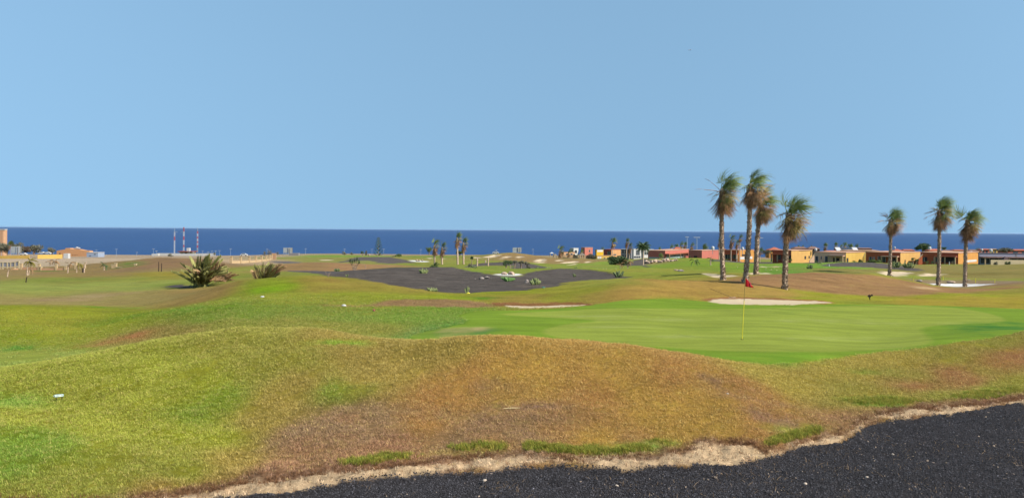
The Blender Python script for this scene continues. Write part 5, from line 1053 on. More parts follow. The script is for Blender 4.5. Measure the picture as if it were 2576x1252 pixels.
def low_wall(label, A, B, dA, dB, h, m, name='garden_wall'):
    PA = Vector(((A[0] - CU) / F * dA, dA, zrow(*A, dA))); PB = Vector(((B[0] - CU) / F * dB, dB, zrow(*B, dB))) - PA; t = PB.normalized(); n = Vector((-t.y, t.x, 0)) * .12; Z1 = Vector((0, 0, -1.5)); Z2 = Vector((0, 0, h))
    b = MB(); b.add([-n + Z1, PB - n + Z1, PB + n + Z1, n + Z1, -n + Z2, PB - n + Z2, PB + n + Z2, n + Z2], [(0,3,2,1),(4,5,6,7),(0,1,5,4),(1,2,6,5),(2,3,7,6),(3,0,4,7)]); return tag(b.build(name, m, loc=PA), label, 'wall')
low_wall('low sand coloured wall between the gate and the left pillar pair', L0((455,942))[0], L0((775,942))[0], 180, 180, .95, W_TAN); low_wall('low sand coloured wall between the pillar pairs', L0((830,938))[0], L0((1285,938))[0], 180, 180, .7, W_TAN); low_wall('low pale wall curving below the bright green patch', K1((1640,748))[0], K1((1925,782))[0], 172, 160, .5, W_CRM)
low_wall('long yellow boundary wall at the left edge', (-60, 652.5), L0((585,685))[0], 430, 430, 1.75, W_YEL, 'boundary_wall'); low_wall('separate yellow boundary wall in front of the orange hall', L0((742,680))[0], L0((1232,672))[0], 430, 440, 1.8, W_YEL, 'boundary_wall')
low_wall('long white compound wall under the radio masts', K2((70,570))[0], K2((400,572))[0], 800, 800, 3.4, W_WHT, 'compound_wall'); low_wall('right part of the white compound wall behind the shaggy palm clump', K2((400,575))[0], K2((890,568))[0], 800, 800, 3.2, W_WHT, 'compound_wall')
tag(MB().box(-3.4, 0, -2, 3.4, 3, 2.6).build('white_container', W_WHT, loc=((K2((38,570))[0][0] - CU) / F * 790, 790, zrow(*K2((38,569))[0], 790))), 'small white container left of the white compound wall', 'container')
# station building with masts
d = 805; (u0, _), (u1, _), (_, vb), (_, vt) = K2((385,0), (560,0), (0,560), (0,505)); e = empty('station_building', ((u0 - CU) / F * d, d, zrow(u0, vb, d))); tag(e, 'cream radio station building with red roof edge and white box on top', 'building'); W = (u1 - u0) / F * d; H = (vb - vt) / F * d
b = MB(); b.box(0, 0, -3, W, 10, H); b.build('wall', W_CRM, e); b = MB(); b.box(-1.5, -1.5, H, W + 1.5, 11, H + .8); b.build('roof', wallm('dark_red_edge', (170,100,88)), e); b = MB(); b.box(W*.5, 2, H + .8, W*.7, 6, H + 4); b.build('roof_box', W_WHT, e)
b = MB(); b.box(W*.3, -.1, .5, W*.42, -.02, H * .8); b.build('door', W_WHT, e); b = MB(); b.box(W*.45, -.1, H*.3, W*.6, -.02, H * .8); b.build('window', M_GLS, e)
M_RED = mat('hazed_signal_red', alb((206,100,112)), .6, .2, noise=.05); M_WHP = mat('hazed_signal_white', alb((214,220,232)), .6, .2, noise=.05); M_GRYM = mat('galvanised_steel', alb((176,190,205)), .5, .4, noise=.1)  # haze put into the mast colours: red softened, white dulled towards blue
def mast(label, x, bands, y0, y1, d, w, antenna):
    (u, vt), (_, vb) = K2((x, y0), (x, y1)); e = empty('radio_mast', ((u - CU) / F * d, d, zrow(u, vb, d))); tag(e, label, 'radio mast', 'radio masts on the coast'); H = (vb - vt) / F * d; Z = lambda y: (K2((x, y1))[0][1] - K2((x, y))[0][1]) / F * d
    for (ya, yb, m) in bands:
        z0, z1 = Z(yb), Z(ya); b = MB(); q = w
        for sx, sy in ((-1,-1),(1,-1),(1,1),(-1,1)): b.tube([(sx*q, sy*q, z0), (sx*q, sy*q, z1)], .12, 4)
        n = max(1, int((z1 - z0) / 1.9))
        for i in range(n):
            a, c = z0 + (z1 - z0) * i / n, z0 + (z1 - z0) * (i + 1) / n
            for (xa, ya_, xb, yb_) in ((-1,-1,1,-1),(1,-1,1,1),(1,1,-1,1),(-1,1,-1,-1)):
                b.tube([(xa*q, ya_*q, a), (xb*q, yb_*q, c)], .07, 4); b.tube([(xb*q, yb_*q, a), (xa*q, ya_*q, c)], .07, 4); b.tube([(xa*q, ya_*q, c), (xb*q, yb_*q, c)], .09, 4)
        b.build('lattice_section', m, e)
    b = MB(); b.tube([(0,0,Z(y0+60)), (0,0,Z(y0))], [.35,.15], 6); b.build('antenna', M_GRYM, e)
    if antenna: b = MB(); b.tube([(-antenna, 0, Z(220)), (antenna*3.5, 0, Z(228))], .12, 4); b.tube([(antenna*2, 0, Z(215)), (antenna*2, 0, Z(232))], .12, 4); b.build('crossarm', M_GRYM, e)
mast('left red and white radio mast with a side arm near its top', 313, [(228,290,M_WHP),(290,345,M_RED),(345,530,M_WHP)], 172, 530, 840, .42, 1.0); mast('middle and tallest red and white radio mast', 443, [(160,218,M_RED),(218,288,M_WHP),(288,340,M_RED),(340,408,M_WHP),(408,440,M_RED),(440,495,M_WHP)], 152, 510, 842, .45, -1.0)
mast('right radio mast with evenly banded red and white middle', 637, [(215,250,M_RED),(250,290,M_WHP),(290,320,M_RED),(320,357,M_WHP),(357,380,M_RED),(380,413,M_WHP),(413,450,M_RED),(450,520,M_GRYM)], 160, 520, 838, .45, 0)
# left hotel tower, orange hall, blue-grey warehouse
d = 760; e = empty('tower_block', ((-14 - CU) / F * d, d, zrow(-14, 640, d))); tag(e, 'tan tower block cut by the left edge of the photo', 'building', None); H = (640 - 578) / F * d; Wt = 25.5 / F * d
b = MB(); n = 20; ring = [(-8, 0), (Wt - 2, 0)] + [(Wt - 2 + 2 * math.sin(a), 2 - 2 * math.cos(a)) for a in [i * math.pi / 2 / 6 for i in range(1, 7)]] + [(Wt, 4), (-8, 4)]
k = len(ring); b.add([(x, y, -4) for x, y in ring] + [(x, y, H) for x, y in ring], [(i, (i+1) % k, (i+1) % k + k, i + k) for i in range(k)] + [tuple(range(k, 2*k))]); b.build('wall', W_TAN, e)
b = MB(); b.box(-8, -.3, H, Wt + .3, 4, H + .8); b.build('roof', W_WHT, e)
for z in (.42, .68, .88): b = MB(); b.box(Wt - 8, -.15, H*z - .9, Wt - 5.6, -.02, H*z + .9); b.build('window', M_GLS, e)
d = 700; prof = [(800,490),(920,468),(925,452),(985,452),(998,462),(1110,468),(1180,483),(1262,488),(1265,570),(800,570)]
pp = [K1(p)[0] for p in prof]; u0 = pp[0][0]; e = empty('orange_hall', ((u0 - CU) / F * d, d, zrow(u0, K1((0,570))[0][1], d))); tag(e, 'orange hall with curved roof line and white dome on top', 'building'); V = [((u - u0) / F * d, 0, (pp[-1][1] - v) / F * d) for u, v in pp]
b = MB(); k = len(V); V = [(x, y, z if z > .1 else -4) for x, y, z in V]; b.add([(x, y, z) for x, y, z in V] + [(x, y + 6, z) for x, y, z in V], [tuple(range(k-1, -1, -1)), tuple(range(k, 2*k))] + [(i, (i+1) % k, (i+1) % k + k, i + k) for i in range(k)]); b.build('wall', wallm('apricot_render', (246,184,132)), e)
b = MB(); b.tube([(13.8, 4, 7.2), (16, 4, 7.9), (19, 4, 7.5)], [.4, .8, .4], 8); b.build('roof_dome', W_WHT, e)
for i in range(4): b = MB(); b.box(14.5 + i * 1.3, -.12, 1.2, 14.9 + i * 1.3, -.02, 1.7); b.build('window', M_DRK, e)
b = MB(); b.box(2.6, -.12, 1.6, 3.4, -.02, 3.2); b.build('door', M_DRK, e)
(u0, vt), (u1, vb) = K1((1222, 517), (1384, 570)); d = 640; e = empty('warehouse', ((u0 - CU) / F * d, d, zrow(u0, vb, d))); tag(e, 'pale blue-grey warehouse box right of the orange hall', 'building'); W = (u1-u0)/F*d; H = (vb-vt)/F*d
b = MB(); b.box(0, 0, -3, W, 10, H); b.build('wall', wallm('blue_grey_sheet', (190,204,228)), e); b = MB(); b.box(-.2, -.2, H, W + .2, 10.2, H + .25); b.build('roof', W_WHT, e); b = MB(); b.box(W*.7, -.12, H*.4, W*.76, -.02, H * .8); b.build('sign', M_DRK, e); b = MB(); b.box(W*.25, -.1, .3, W*.37, -.02, H * .3); b.build('window', M_GLS, e)
(u0, vt), (u1, vb) = K1((897, 528), (960, 580)); d = 460; tag(MB().box(-(u1-u0)/2/F*d, 0, -1, (u1-u0)/2/F*d, 2.5, (vb-vt)/F*d).build('white_kiosk', W_WHT, loc=(((u0+u1)/2 - CU)/F*d, d, zrow(u0, vb, d))), 'square white kiosk in front of the orange hall', 'kiosk')
# billboards seen from behind / edge on
def billboard(label, u0, u1, vt, vp, vb, d, split):
    e = empty('billboard', ((u0 - CU)/F*d, d, zrow(u0, vb, d))); tag(e, label, 'billboard'); W = (u1-u0)/F*d; h0 = (vb-vp)/F*d; h1 = (vb-vt)/F*d
    b = MB(); b.box(0, 0, h0, W*split, .25, h1); b.build('panel', mat('billboard_sheet', alb((216,222,224)), .6, c2=alb((176,182,184)), nscale=1.2), e)
    b = MB(); b.add([(W*split+.05, .3, h0), (W, 2.2, h0), (W, 2.2, h1), (W*split+.05, .3, h1)], [(0,1,2,3)]); b.add([(W*split+.25, .25, h0), (W+.2, 2.1, h0), (W+.2, 2.1, h1), (W*split+.25, .25, h1)], [(3,2,1,0)]); b.build('rear_panel', mat('billboard_back', alb((150,148,138)), .8, noise=.25), e)
    for i in range(4): x = W * (.08 + .28 * i); b = MB(); b.box(x - .1, -.25, -1.5, x + .1, -.05, h0 if i < 2 else h1); b.build('post', M_GRYM, e)
    for i in range(5): x = W * (split + .08 + (1 - split) * .2 * i); b = MB(); b.box(x - .06, .0, h0, x + .06, .12, h1); b.build('strut', M_WHF, e)
billboard('large blank billboard by the tamarisks at the left edge', 27.8, 48.5, 619.6, 636.5, 641, 520, .68); billboard('weathered double billboard on legs above the sea, left of the far fairway', 713, 732.6, 622.9, 636, 644.5, 430, .55); billboard('striped double billboard behind the bunker hill in the middle', 1290, 1311, 622.5, 634.5, 640, 345, .5)
tag(MB().box(-2.6, 0, -1, 2.6, 3, 1.8).build('shed', wallm('grey_shed', (170,164,166)), loc=((739 - CU)/F*420, 420, zrow(739, 645, 420))), 'small grey shed beside the weathered double billboard', 'shed')
# street lamps
def lamp(u, vt, vb, d, label, double=False, rad=.14):
    e = empty('street_lamp', ((u - CU)/F*d, d, zrow(u, vb, d))); tag(e, label, 'street lamp', 'street lamps along the coast road'); H = (vb-vt)/F*d
    b = MB(); b.tube([(0,0,-1), (0,0,H)], [rad, rad*.7], 6); b.build('pole', LMP, e)
    b = MB(); w = .9 if not double else 1.7; b.box(-w, -.3, H, w, .3, H + .28); b.build('lamp_head', M_WHP, e)
LMP = mat('lamp_pole', alb((190,210,232)), .5, .3, noise=.05)
LL = [(K1, 1640,470,585),(K1,1928,515,590),(K1,2162,465,560),(K1,683,515,640),(K1,717,478,548),(K1,757,470,548),(K1,1357,485,530),(K1,2205,495,540),(K2,710,495,540),(K2,785,508,540),(K2,840,497,550),(K2,893,495,570),(K2,948,490,570),(K2,1103,465,570),(K2,1618,470,580),(K2,2160,465,520),(K2,578,508,540),(K2,520,468,510),(K3,563,470,540),(K3,1113,468,545),(K3,1636,475,548),(K4,555,478,525),(K4,1070,472,555),(K3,948,470,540),(K3,2165,468,530),(K1,22,485,560),(K1,1495,548,575)]
LLs = sorted([(k((x, y0))[0], k((x, y1))[0]) for k, x, y0, y1 in LL])
ORD = ['first','second','third','fourth','fifth','sixth','seventh','eighth','ninth','tenth','eleventh','twelfth','thirteenth','fourteenth','fifteenth','sixteenth','seventeenth','eighteenth','nineteenth','twentieth','twenty-first','twenty-second','twenty-third','twenty-fourth','twenty-fifth','twenty-sixth','twenty-seventh','twenty-eighth']
for i, ((u, vt), (_, vb)) in enumerate(LLs): lamp(u, vt, vb, 440 if 108 < u < 130 and vb > 655 else 700, 'pale street lamp against the sea, %s one counted from the left edge' % ORD[i])
for (x, y0, y1, dbl, lb) in ((1092,300,460,False,'tall slim floodlight pole behind the salmon house'),(1230,305,480,True,'tall double-headed floodlight pole behind the salmon cube'),(2114,312,450,True,'double-headed floodlight pole between the palm trunks')):
    (u, vt), (_, vb) = K5((x, y0), (x, y1)); lamp(u, vt, vb + 4, 400, lb, dbl, .22)
# cars far left
def car(u, vb, d, label, m, s=1.0):
    e = empty('parked_car', ((u - CU)/F*d, d, zrow(u, vb, d))); tag(e, label, 'car'); b = MB(); pr = [(-2.1,.35),(-2.1,.85),(-1.5,.95),(-1.0,1.42),(.7,1.45),(1.4,.98),(2.1,.85),(2.15,.35)]
    k = len(pr); b.add([(x*s, 0, z*s) for x, z in pr] + [(x*s, 1.7*s, z*s) for x, z in pr], [tuple(range(k-1,-1,-1)), tuple(range(k, 2*k))] + [(i, (i+1) % k, (i+1) % k + k, i + k) for i in range(k)]); b.build('body', m, e)
    b = MB(); b.box(-.9*s, -.03, 1.0*s, .9*s, -.005, 1.32*s); b.build('window', M_GLS, e)
    for x in (-1.3, 1.3): w = MB(); w.tube([(x*s, -.05, .33*s), (x*s, .2, .33*s)], .33*s, 10); w.build('wheel', M_DRK, e)
car(613, 643.5, 600, 'white car parked on the shore right of the shaggy palm clump', M_WHF, 1.3); car(58, 641.5, 500, 'white car in front of the large blank billboard', M_WHF); car(104, 639, 640, 'white van left of its twin before the tamarisks', M_WHF, 1.3); car(118, 639, 640, 'white van nearest the orange hall', M_WHF, 1.3)
car(1349, 638.5, 420, 'white car on the hill left of the striped billboard', M_WHF) if False else car(K4((545,0))[0][0], 637.8, 400, 'white car on the rise left of the striped billboard', M_WHF, .8)

# ------------------------------------------------------------------ boulders
def boulder(u, d, wpx, label, seed, m=M_STONE, sq=.7, cat='boulder', group=None, vb=None, dz=0, name='boulder', sub=2):
    b = spot(u, d); rad = wpx / 2 / F * d
    if vb: b.z = zrow(u, vb, d)
    o = rock_mb(rad, seed, sub, sq, .35).build(name, m, smooth=False, loc=(b.x, b.y, b.z + rad * sq * .45 + dz)); o.rotation_euler = (0, 0, seed * 1.7); return tag(o, label, cat, group)
boulder(1268.5, dfor(1268.5, 691, 64), 17, 'left boulder on the white sand patch among black gravel', 1, sq=.65); boulder(1286.5, dfor(1286.5, 691, 64), 20, 'right and larger boulder on the white sand patch', 2, sq=.7)
boulder(1212, dfor(1212, 702, 56), 14, 'grey boulder left of the pale pair in the black gravel', 3, M_STONG, .6); boulder(1226, dfor(1226, 701, 56), 15, 'pale grey boulder right of its darker neighbour in the black gravel', 4, M_STONG, .6); boulder(1195, dfor(1195, 702, 56), 4, 'small stone left of the grey boulders', 5, M_STONG); boulder(1324, dfor(1324, 711, 56), 13, 'grey boulder leaning beside the dense cactus clump', 6, M_STONG, 1.0)
boulder(946, 250, 11, 'left of two pale boulders under the lone pine', 7, sq=.9, vb=655); boulder(959, 250, 9, 'right of two pale boulders under the lone pine', 8, sq=1.2, vb=655); boulder(929, 300, 5, 'pale rounded stone left of the lone pine', 9, sq=1.2, vb=643)
for k, (x, w) in enumerate(((1575, 9), (1612, 7), (1655, 6))): boulder(K3((x, 625))[0][0], 160, w, ('wide brown boulder, left of three on the far white sand', 'middle of three brown boulders on the far white sand', 'small right boulder of three on the far white sand')[k], 10 + k, sq=.7, vb=K3((x, 632))[0][1])
boulder(K7((800, 1020))[0][0], dfor(*K7((800, 1024))[0], 80), 16, 'flat grey rock at the left of the white sand pit', 14, M_STONG, .5); boulder(K7((1290, 1010))[0][0], dfor(*K7((1290, 1014))[0], 80), 12, 'grey rock behind the right palm of the white sand pit', 15, M_STONG, .5); boulder(K7((1115, 1030))[0][0], dfor(*K7((1115, 1034))[0], 80), 22, 'low sandy rock hump behind the white sand pit', 16, M_STONE, .35)
boulder(K5((1010, 775))[0][0], dfor(*K5((1010, 782))[0], 72), 22, 'dark fallen rock slab on the green slope', 17, M_STONG, .4); boulder(K5((940, 770))[0][0], dfor(*K5((940, 772))[0], 72), 14, 'pale end of the fallen slab on the green slope', 18, M_STONE, .4)
for i in range(26):
    rr = random.Random(500 + i); x = 505 + 435 * (i / 25); y = 650 - 40 * (i / 25) - rr.uniform(0, 18) * (1 if x < 800 else .3); u, v = K5((x, y))[0]
    boulder(u, dfor(u, v + 5, 165, 330), rr.uniform(7.5, 13) * (1 if x < 820 else .7), 'pale heaped boulder below the salmon house, %s from the left' % ORD[i], 40 + i, M_STONE, rr.uniform(.75, 1), group='boulder heap below the salmon house', sub=2, vb=v + 4)
for i in range(16):
    rr = random.Random(600 + i); u, v = K4((1690 + i * 12, 752 + rr.uniform(-4, 5)))[0]; boulder(u, dfor(u, v + 1, 92), rr.uniform(3, 5.5), 'small pale stone lining the black gravel, %s from the left' % ORD[i], 70 + i, M_STONE, .8, 'stone', 'pale stones lining the black gravel', sub=1, vb=v + 1)
for i, (x, y) in enumerate(((1945,750),(1975,745),(2000,748),(2045,760),(2060,748),(2100,745),(2168,762),(2235,745),(2240,765),(2215,780))):
    u, v = K4((x, y))[0]; boulder(u, dfor(u, v + 1, 90), 4.8, 'light stone on the grass right of the stone row, %s from the left' % ['first','second','third','fourth, lower','fifth','sixth','seventh, lower','ninth','tenth, lower','eighth, lowest'][i], 90 + i, W_CRM, .8, 'stone', 'light stones on the far green', sub=1, vb=v + 1)
for i, (x, y) in enumerate(((1800,722),(2205,735),(2320,740),(2200,760),(2262,762),(2280,755),(2355,762),(2378,727),(1970,770),(2415,715))):
    u, v = K5((x, y))[0]; boulder(u, dfor(u, v + 1, 84), 3.4, 'pale ball on the practice green, %s' % ['between the two left trunks','left of the small group','topmost of the small group','lowest of the small group','low one beside the lowest','middle of the small group','low right one','upper right one','beside the second trunk','highest on the right'][i], 110 + i, mat('pale_yellow_ball', alb((236,232,170)), .6, noise=.05), 1, 'ball', 'pale balls on the practice green', sub=1, vb=v + 1)

# ------------------------------------------------------------------ course furniture
M_YELP = mat('yellow_paint', alb((250,232,60), .6), .45, .4, noise=.05); M_BLKP = mat('dark_wood', (.03,.02,.016), .8, .2, noise=.3); M_FLAG = mat('red_flag_cloth', alb((206,40,48), .6), .8, .1, noise=.15, trans=.25)
# flagstick
d = 29.6; b0 = spot(1867, d); e = empty('flagstick', b0); tag(e, 'yellow flagstick with a red flag standing in the hole of the green', 'golf flag')
top = Vector(((1874 - 1867) / F * d, 0, -b0.z + zrow(1873, 697, d)))
def along(t): return Vector((0,0,0)).lerp(top, t)
b = MB(); b.tube([along(0), along(.62)], .0125, 8); b.build('lower_pole', M_YELP, e); b = MB(); b.tube([along(.62), along(1.0)], .010, 8); b.build('upper_pole', mat('bare_pole', alb((190,160,90)), .5, noise=.1), e)
b = MB(); nx, nz = 14, 8; V = []; L_ = .31
for i in range(nx + 1):
    s = i / nx
    for j in range(nz + 1):
        t = j / nz; zt = -.01 - .36 * s ** 1.15; zz = zt + (-.345 - .045 * s - zt) * t
        V.append(along(.995) + Vector((s * L_, -.05 * math.sin(s * 7 + t) * s - .03 * math.sin(s * 13 - t * 2) * s, zz)))
b.add(V, [(i*(nz+1)+j, (i+1)*(nz+1)+j, (i+1)*(nz+1)+j+1, i*(nz+1)+j+1) for i in range(nx) for j in range(nz)])
o = b.build('flag', M_FLAG, e, smooth=True); sm = o.modifiers.new('thickness', 'SOLIDIFY'); sm.thickness = .003
# pale numeral printed on the flag: the mark reads as a narrow 7 in the photograph
b = MB(); b.add([(.20,-.012,.0),(.29,-.012,-.035),(.285,-.012,-.065),(.20,-.012,-.03)], [(0,1,2,3)]); b.add([(.262,-.012,-.05),(.288,-.012,-.058),(.262,-.012,-.17),(.236,-.012,-.16)], [(0,1,2,3)])
o = b.build('printed_mark', mat('faded_print', alb((226,96,104), .6), .8, noise=.1), e); o.location = along(.995) + Vector((-.05, -.03, -.17)); o.scale = (.9, 1, .9)
b = MB(); b.tube([(0,0,-.1), (0,0,.012)], .054, 16); b.build('hole_cup', M_DRK, e)
# tee markers
def tee(u, d, label, m, w=.25, h=.085, name='tee_marker'):
    b0 = spot(u, d); bm = bmesh.new(); bmesh.ops.create_uvsphere(bm, u_segments=16, v_segments=8, radius=1)
    for v in bm.verts: v.co = Vector((v.co.x * w / 2, v.co.y * .07, max(v.co.z, -.3) * h))
    me = bpy.data.meshes.new(name); bm.to_mesh(me); bm.free(); me.materials.append(m); me.polygons.foreach_set('use_smooth', [True] * len(me.polygons)); tag(link(name, me, loc=b0 + Vector((0,0,h*.35))), label, 'tee marker')
tee(660, 43.2, 'left white tee marker on the raised tee', M_WHF, .26); tee(865, 40.2, 'right white tee marker at the tee edge', M_WHF, .25); tee(940.5, 38.6, 'small red tee marker on the brown strip', M_RED, .12, .07); tee(1178, 53, 'yellowish tee marker below the lone candle cactus', M_YELP, .26, .08)
tee(1367, 57, 'small teal object on the grass below the black gravel', mat('teal_plastic', alb((60,150,150)), .5, noise=.05), .26, .06, 'teal_marker')
# next-tee arrow board, near left
d = 20.2; b0 = spot(147, d); e = empty('arrow_sign', b0 + Vector((0,0,.02))); e.rotation_euler = (0, R(-2), R(20)); tag(e, 'small white arrow board pointing left on the near grass', 'sign')
M_SG = mat('sign_green', alb((20,74,62), .6), .5, .3, noise=.05); W2, H2 = .13, .038
out = [(-W2, 0), (-W2 + .05, H2), (W2 - .008, H2), (W2, H2 - .01), (W2, -H2 + .01), (W2 - .008, -H2), (-W2 + .05, -H2)]
def plate(pts, y0, y1, zc): b = MB(); k = len(pts); b.add([(x, y0, zc + z) for x, z in pts] + [(x, y1, zc + z) for x, z in pts], [tuple(range(k-1,-1,-1))[::-1], tuple(range(2*k-1, k-1, -1))] + [(i, i + k, (i+1) % k + k, (i+1) % k) for i in range(k)]); return b
plate(out, -.006, .006, .11).build('board', M_SG, e)
plate([(x * .93 + (.003 if x < -.1 else 0), z * .78) for x, z in out], -.009, -.0065, .11).build('face', mat('sign_white', alb((230,246,236), .8), .4, .4, noise=.03), e)
plate([(-.104, 0), (-.075, .018), (-.072, -.018)], -.0115, -.0095, .11).build('arrow', M_SG, e)
b = MB(); b.tube([(-.05, .02, -.1), (-.05, .012, .11)], .008, 6); b.tube([(.08, .02, -.1), (.08, .012, .11)], .008, 6); b.build('stake', M_BLKP, e)
cu_ = bpy.data.curves.new('lettering', 'FONT'); cu_.body = 'NEXT TEE'; cu_.size = .046; cu_.extrude = .0008; cu_.align_x = 'CENTER'; cu_.align_y = 'CENTER'
to = bpy.data.objects.new('tmp_text', cu_); col.objects.link(to); dg = bpy.context.evaluated_depsgraph_get(); me = bpy.data.meshes.new_from_object(to.evaluated_get(dg)); bpy.data.objects.remove(to)
me.materials.clear(); me.materials.append(mat('sign_letters', alb((60,96,88), .5), .6, noise=.05)); o = link('lettering', me, e); o.rotation_euler = (math.pi/2, 0, 0); o.location = (.028, -.0105, .11); o.scale = (.82, 1, 1)
# dark signs by the right slope
d = 52; b0 = spot(2187.5, d); e = empty('direction_sign', b0); tag(e, 'dark wooden finger sign leaning at the edge of the green', 'sign')
b = MB(); b.tube([(0.03,0,-.1), (-.02,0,.3)], .03, 6); b.build('post', M_BLKP, e)
b = MB(); b.add([(-.16,-.05,.19),(-.1,-.05,.27),(.06,-.05,.27),(.06,-.05,.12),(-.08,-.05,.12),(-.16,-.02,.19),(-.1,-.02,.27),(.06,-.02,.27),(.06,-.02,.12),(-.08,-.02,.12)], [(4,3,2,1,0),(5,6,7,8,9),(0,1,6,5),(1,2,7,6),(2,3,8,7),(3,4,9,8),(4,0,5,9)]); b.build('arrow_board', M_BLKP, e)
b = MB(); b.box(.06, -.09, .2, .17, -.06, .32); b.build('number_board', M_BLKP, e)
# stakes
for (K, x, y0, y1, d, m, lb, rr, ln) in ((K7,742,990,1010,84,M_YELP,'yellow stake at the left of the white sand pit',.03,0),(K7,1035,968,996,96,M_YELP,'yellow stake behind the white sand pit, right of the crooked palm',.035,0),(K7,1355,988,1022,92,M_YELP,'yellow stake right of the shorter palm',.035,0),(K7,1545,998,1030,92,M_YELP,'rightmost yellow stake behind the white sand pit',.03,0),
    (K7,1097,825,850,225,M_WHF,'white stake in front of the villa pool wall',.12,0),(K4,1690,957,1018,60,mat('lime_plastic', alb((120,190,60)), .5, noise=.05),'leaning lime green stake on the grass behind the mound',.035,-.3),(K6,1286,1002,1020,175,M_WHF,'short white post on the right black mound',.1,-.2),(K5,2434,745,800,64,M_WHF,'thin white stick left of the short palm trunk',.012,.2),
    (K1,2235,645,765,102,M_BLKP,'left of two dark posts with pale tips by the brown hill',.05,0),(K1,2275,665,785,100,M_BLKP,'right of two dark posts with pale tips by the brown hill',.05,0),(K1,365,858,915,80,M_BLKP,'short leaning black stake on the left fairway',.05,.25),(K3,853,690,725,100,M_STUB,'thin brown stake on the edge of the brown hill',.05,0),(K3,866,755,778,85,M_STUB,'thin stake low on the left black mound',.04,0)):
    (u, vt), (_, vb) = K((x, y0), (x, y1)); post(u, d, vt, rr, lb, 'stake', 'marker_stake', m, vb, ln)
# rake and litter
e = empty('bunker_rake', Vector((*unproject(*K5((1640,1150))[0], 44.5), 0))); e.location.z = ground(e.location.x, e.location.y); tag(e, 'wooden rake lying across the rim of the greenside bunker', 'rake')
b = MB(); b.tube([(-.9,.5,.55), (.25,-.5,.05)], .018, 6); b.build('handle', mat('pale_wood', alb((196,158,96)), .8, noise=.2), e); b = MB(); b.tube([(.0,-.62,.05), (.5,-.4,.05)], .025, 6); b.build('head', M_STUB, e)
b0 = spot(K4((2307,932))[0][0], 63); tag(MB().box(-.3,-.1,0,.3,.1,.03).build('paper_sheet', W_WHT, loc=b0 + Vector((0,0,.03))), 'white scrap lying on the golden grass behind the mound', 'litter')
b0 = Vector((*unproject(1287, 1030, 15, 22), 0)); b0.z = ground(b0.x, b0.y) + .03; b = MB(); b.tube([(-.19,0,0), (0,.01,.012), (.2,.03,.01)], [.006,.009,.004], 5); tag(b.build('dry_twig', mat('straw', alb((232,210,160), .7), .7, noise=.1), loc=b0), 'single pale dry stalk lying on the brown mound', 'twig')
for (u, v, s, lb) in ((1830,991,.04,'white pebble on the bare patch right of the mound'),(1219,1210,.045,'largest pale stone on the black gravel left of centre'),(2107,1043+9,.0,'')):
    if s: x, y = unproject(u, v, 11, 30); tag(rock_mb(s, 77 + int(u), 2, .6, .3).build('pale_stone', mat('pale_stone', alb((240,220,200)), .8, noise=.2), loc=(x, y, ground(x, y) + s * .4)), lb, 'stone')
for i, (u, v, lb) in enumerate(((2066-40,1217,'pale stone near the bottom edge, right of centre'),(2246,1165-22,'pale stone under the bend of the sandy edge'),(2180,1200,'pale stone in the right half of the black gravel'),(1556-4,1222,'pale stone in the middle of the black gravel near the bottom'))):
    x, y = unproject(u, v, 11, 30); tag(rock_mb(.035, 90 + i, 2, .6, .3).build('pale_stone', _mats['pale_stone'], loc=(x, y, ground(x, y) + .012)), lb, 'stone')
# thin leaning palms and bare saplings at the left plot
def sapling(label, pts, d, seed, leaves=None, m=M_TRUNK, rad=.09):
    P = [Vector((((u - CU)) / F * d, d, zrow(u, v, d))) for u, v in pts]; e = empty('sapling', P[0]); tag(e, label, 'sapling', 'young palms and saplings at the unfinished plot'); b = MB(); b.tube([p - P[0] + (Vector((0,0,-.4)) if i == 0 else Vector()) for i, p in enumerate(P)], [rad * (1 - .4 * i / len(P)) for i in range(len(P))], 6); b.build('trunk', m, e)
    if leaves:
        r = random.Random(seed)
        for i in range(leaves[0]):
            az = i * 2.4; el = R(r.uniform(-60, 60)); dv = Vector((math.cos(az)*math.cos(el)+.3, math.sin(az)*math.cos(el), math.sin(el))); o = link('frond', leaves[2], e); o.matrix_basis = Matrix.Translation(P[-1] - P[0]) @ frond_matrix(Vector(), dv, Vector((0,0,-1)), leaves[1] * r.uniform(.7, 1.1))
M_YFR = mat('yellow_frond', alb((190,170,84), .5), .7, .2, c2=alb((120,116,50), .5), nscale=4); YF = feather_mb(95, 22, .5, .03).mesh('frond', M_YFR); DF = feather_mb(96, 14, .5, .03).mesh('frond', M_FEAD)
sapling('thin leaning palm with yellowish crown at the left plot', L0((540,1020),(545,880),(580,740)), 108, 1, (14, 1.0, YF)); sapling('dying bent palm against the sandy wall, left of the gate', L0((140,1050),(165,960),(190,900)), 112, 2, (6, .7, DF)); sapling('drooping dry palm between the two front pillars', L0((570,960),(590,900)), 118, 3, (8, .9, DF), rad=.07)
sapling('dry palm right of the broad front pillar', L0((1340,950),(1350,860),(1370,800)), 116, 4, (9, .8, DF)); sapling('bare leaning trunk with a dark stub at its foot', L0((1660,990),(1670,880),(1710,750)), 104, 5); sapling('black charred stub beside the bare leaning trunk', L0((1637,985),(1640,880)), 103.5, 6, m=M_BLKP, rad=.11)
sapling('yellow leaved young palm beside the tallest pale pillar', L0((1518,930),(1520,840),(1560,790)), 112, 7, (8, .9, YF), rad=.06); sapling('grey drooping cycad on the brown slope behind the plot', L0((1085,760),(1090,735)), 190, 8, (12, 1.4, DF)); sapling('small cycad left of the drooping grey one', L0((985,765),(985,750)), 192, 9, (8, 1.0, DF))
sapling('low green palm bush behind the slim pillar', K1((1470,735),(1470,700)), 150, 10, (14, .9, FEG[0]), rad=.1); sapling('dead palm with pale hanging leaves left of the spiky cactus', K4((2300,770),(2300,690)), 110, 11, (10, .7, DF), rad=.05)
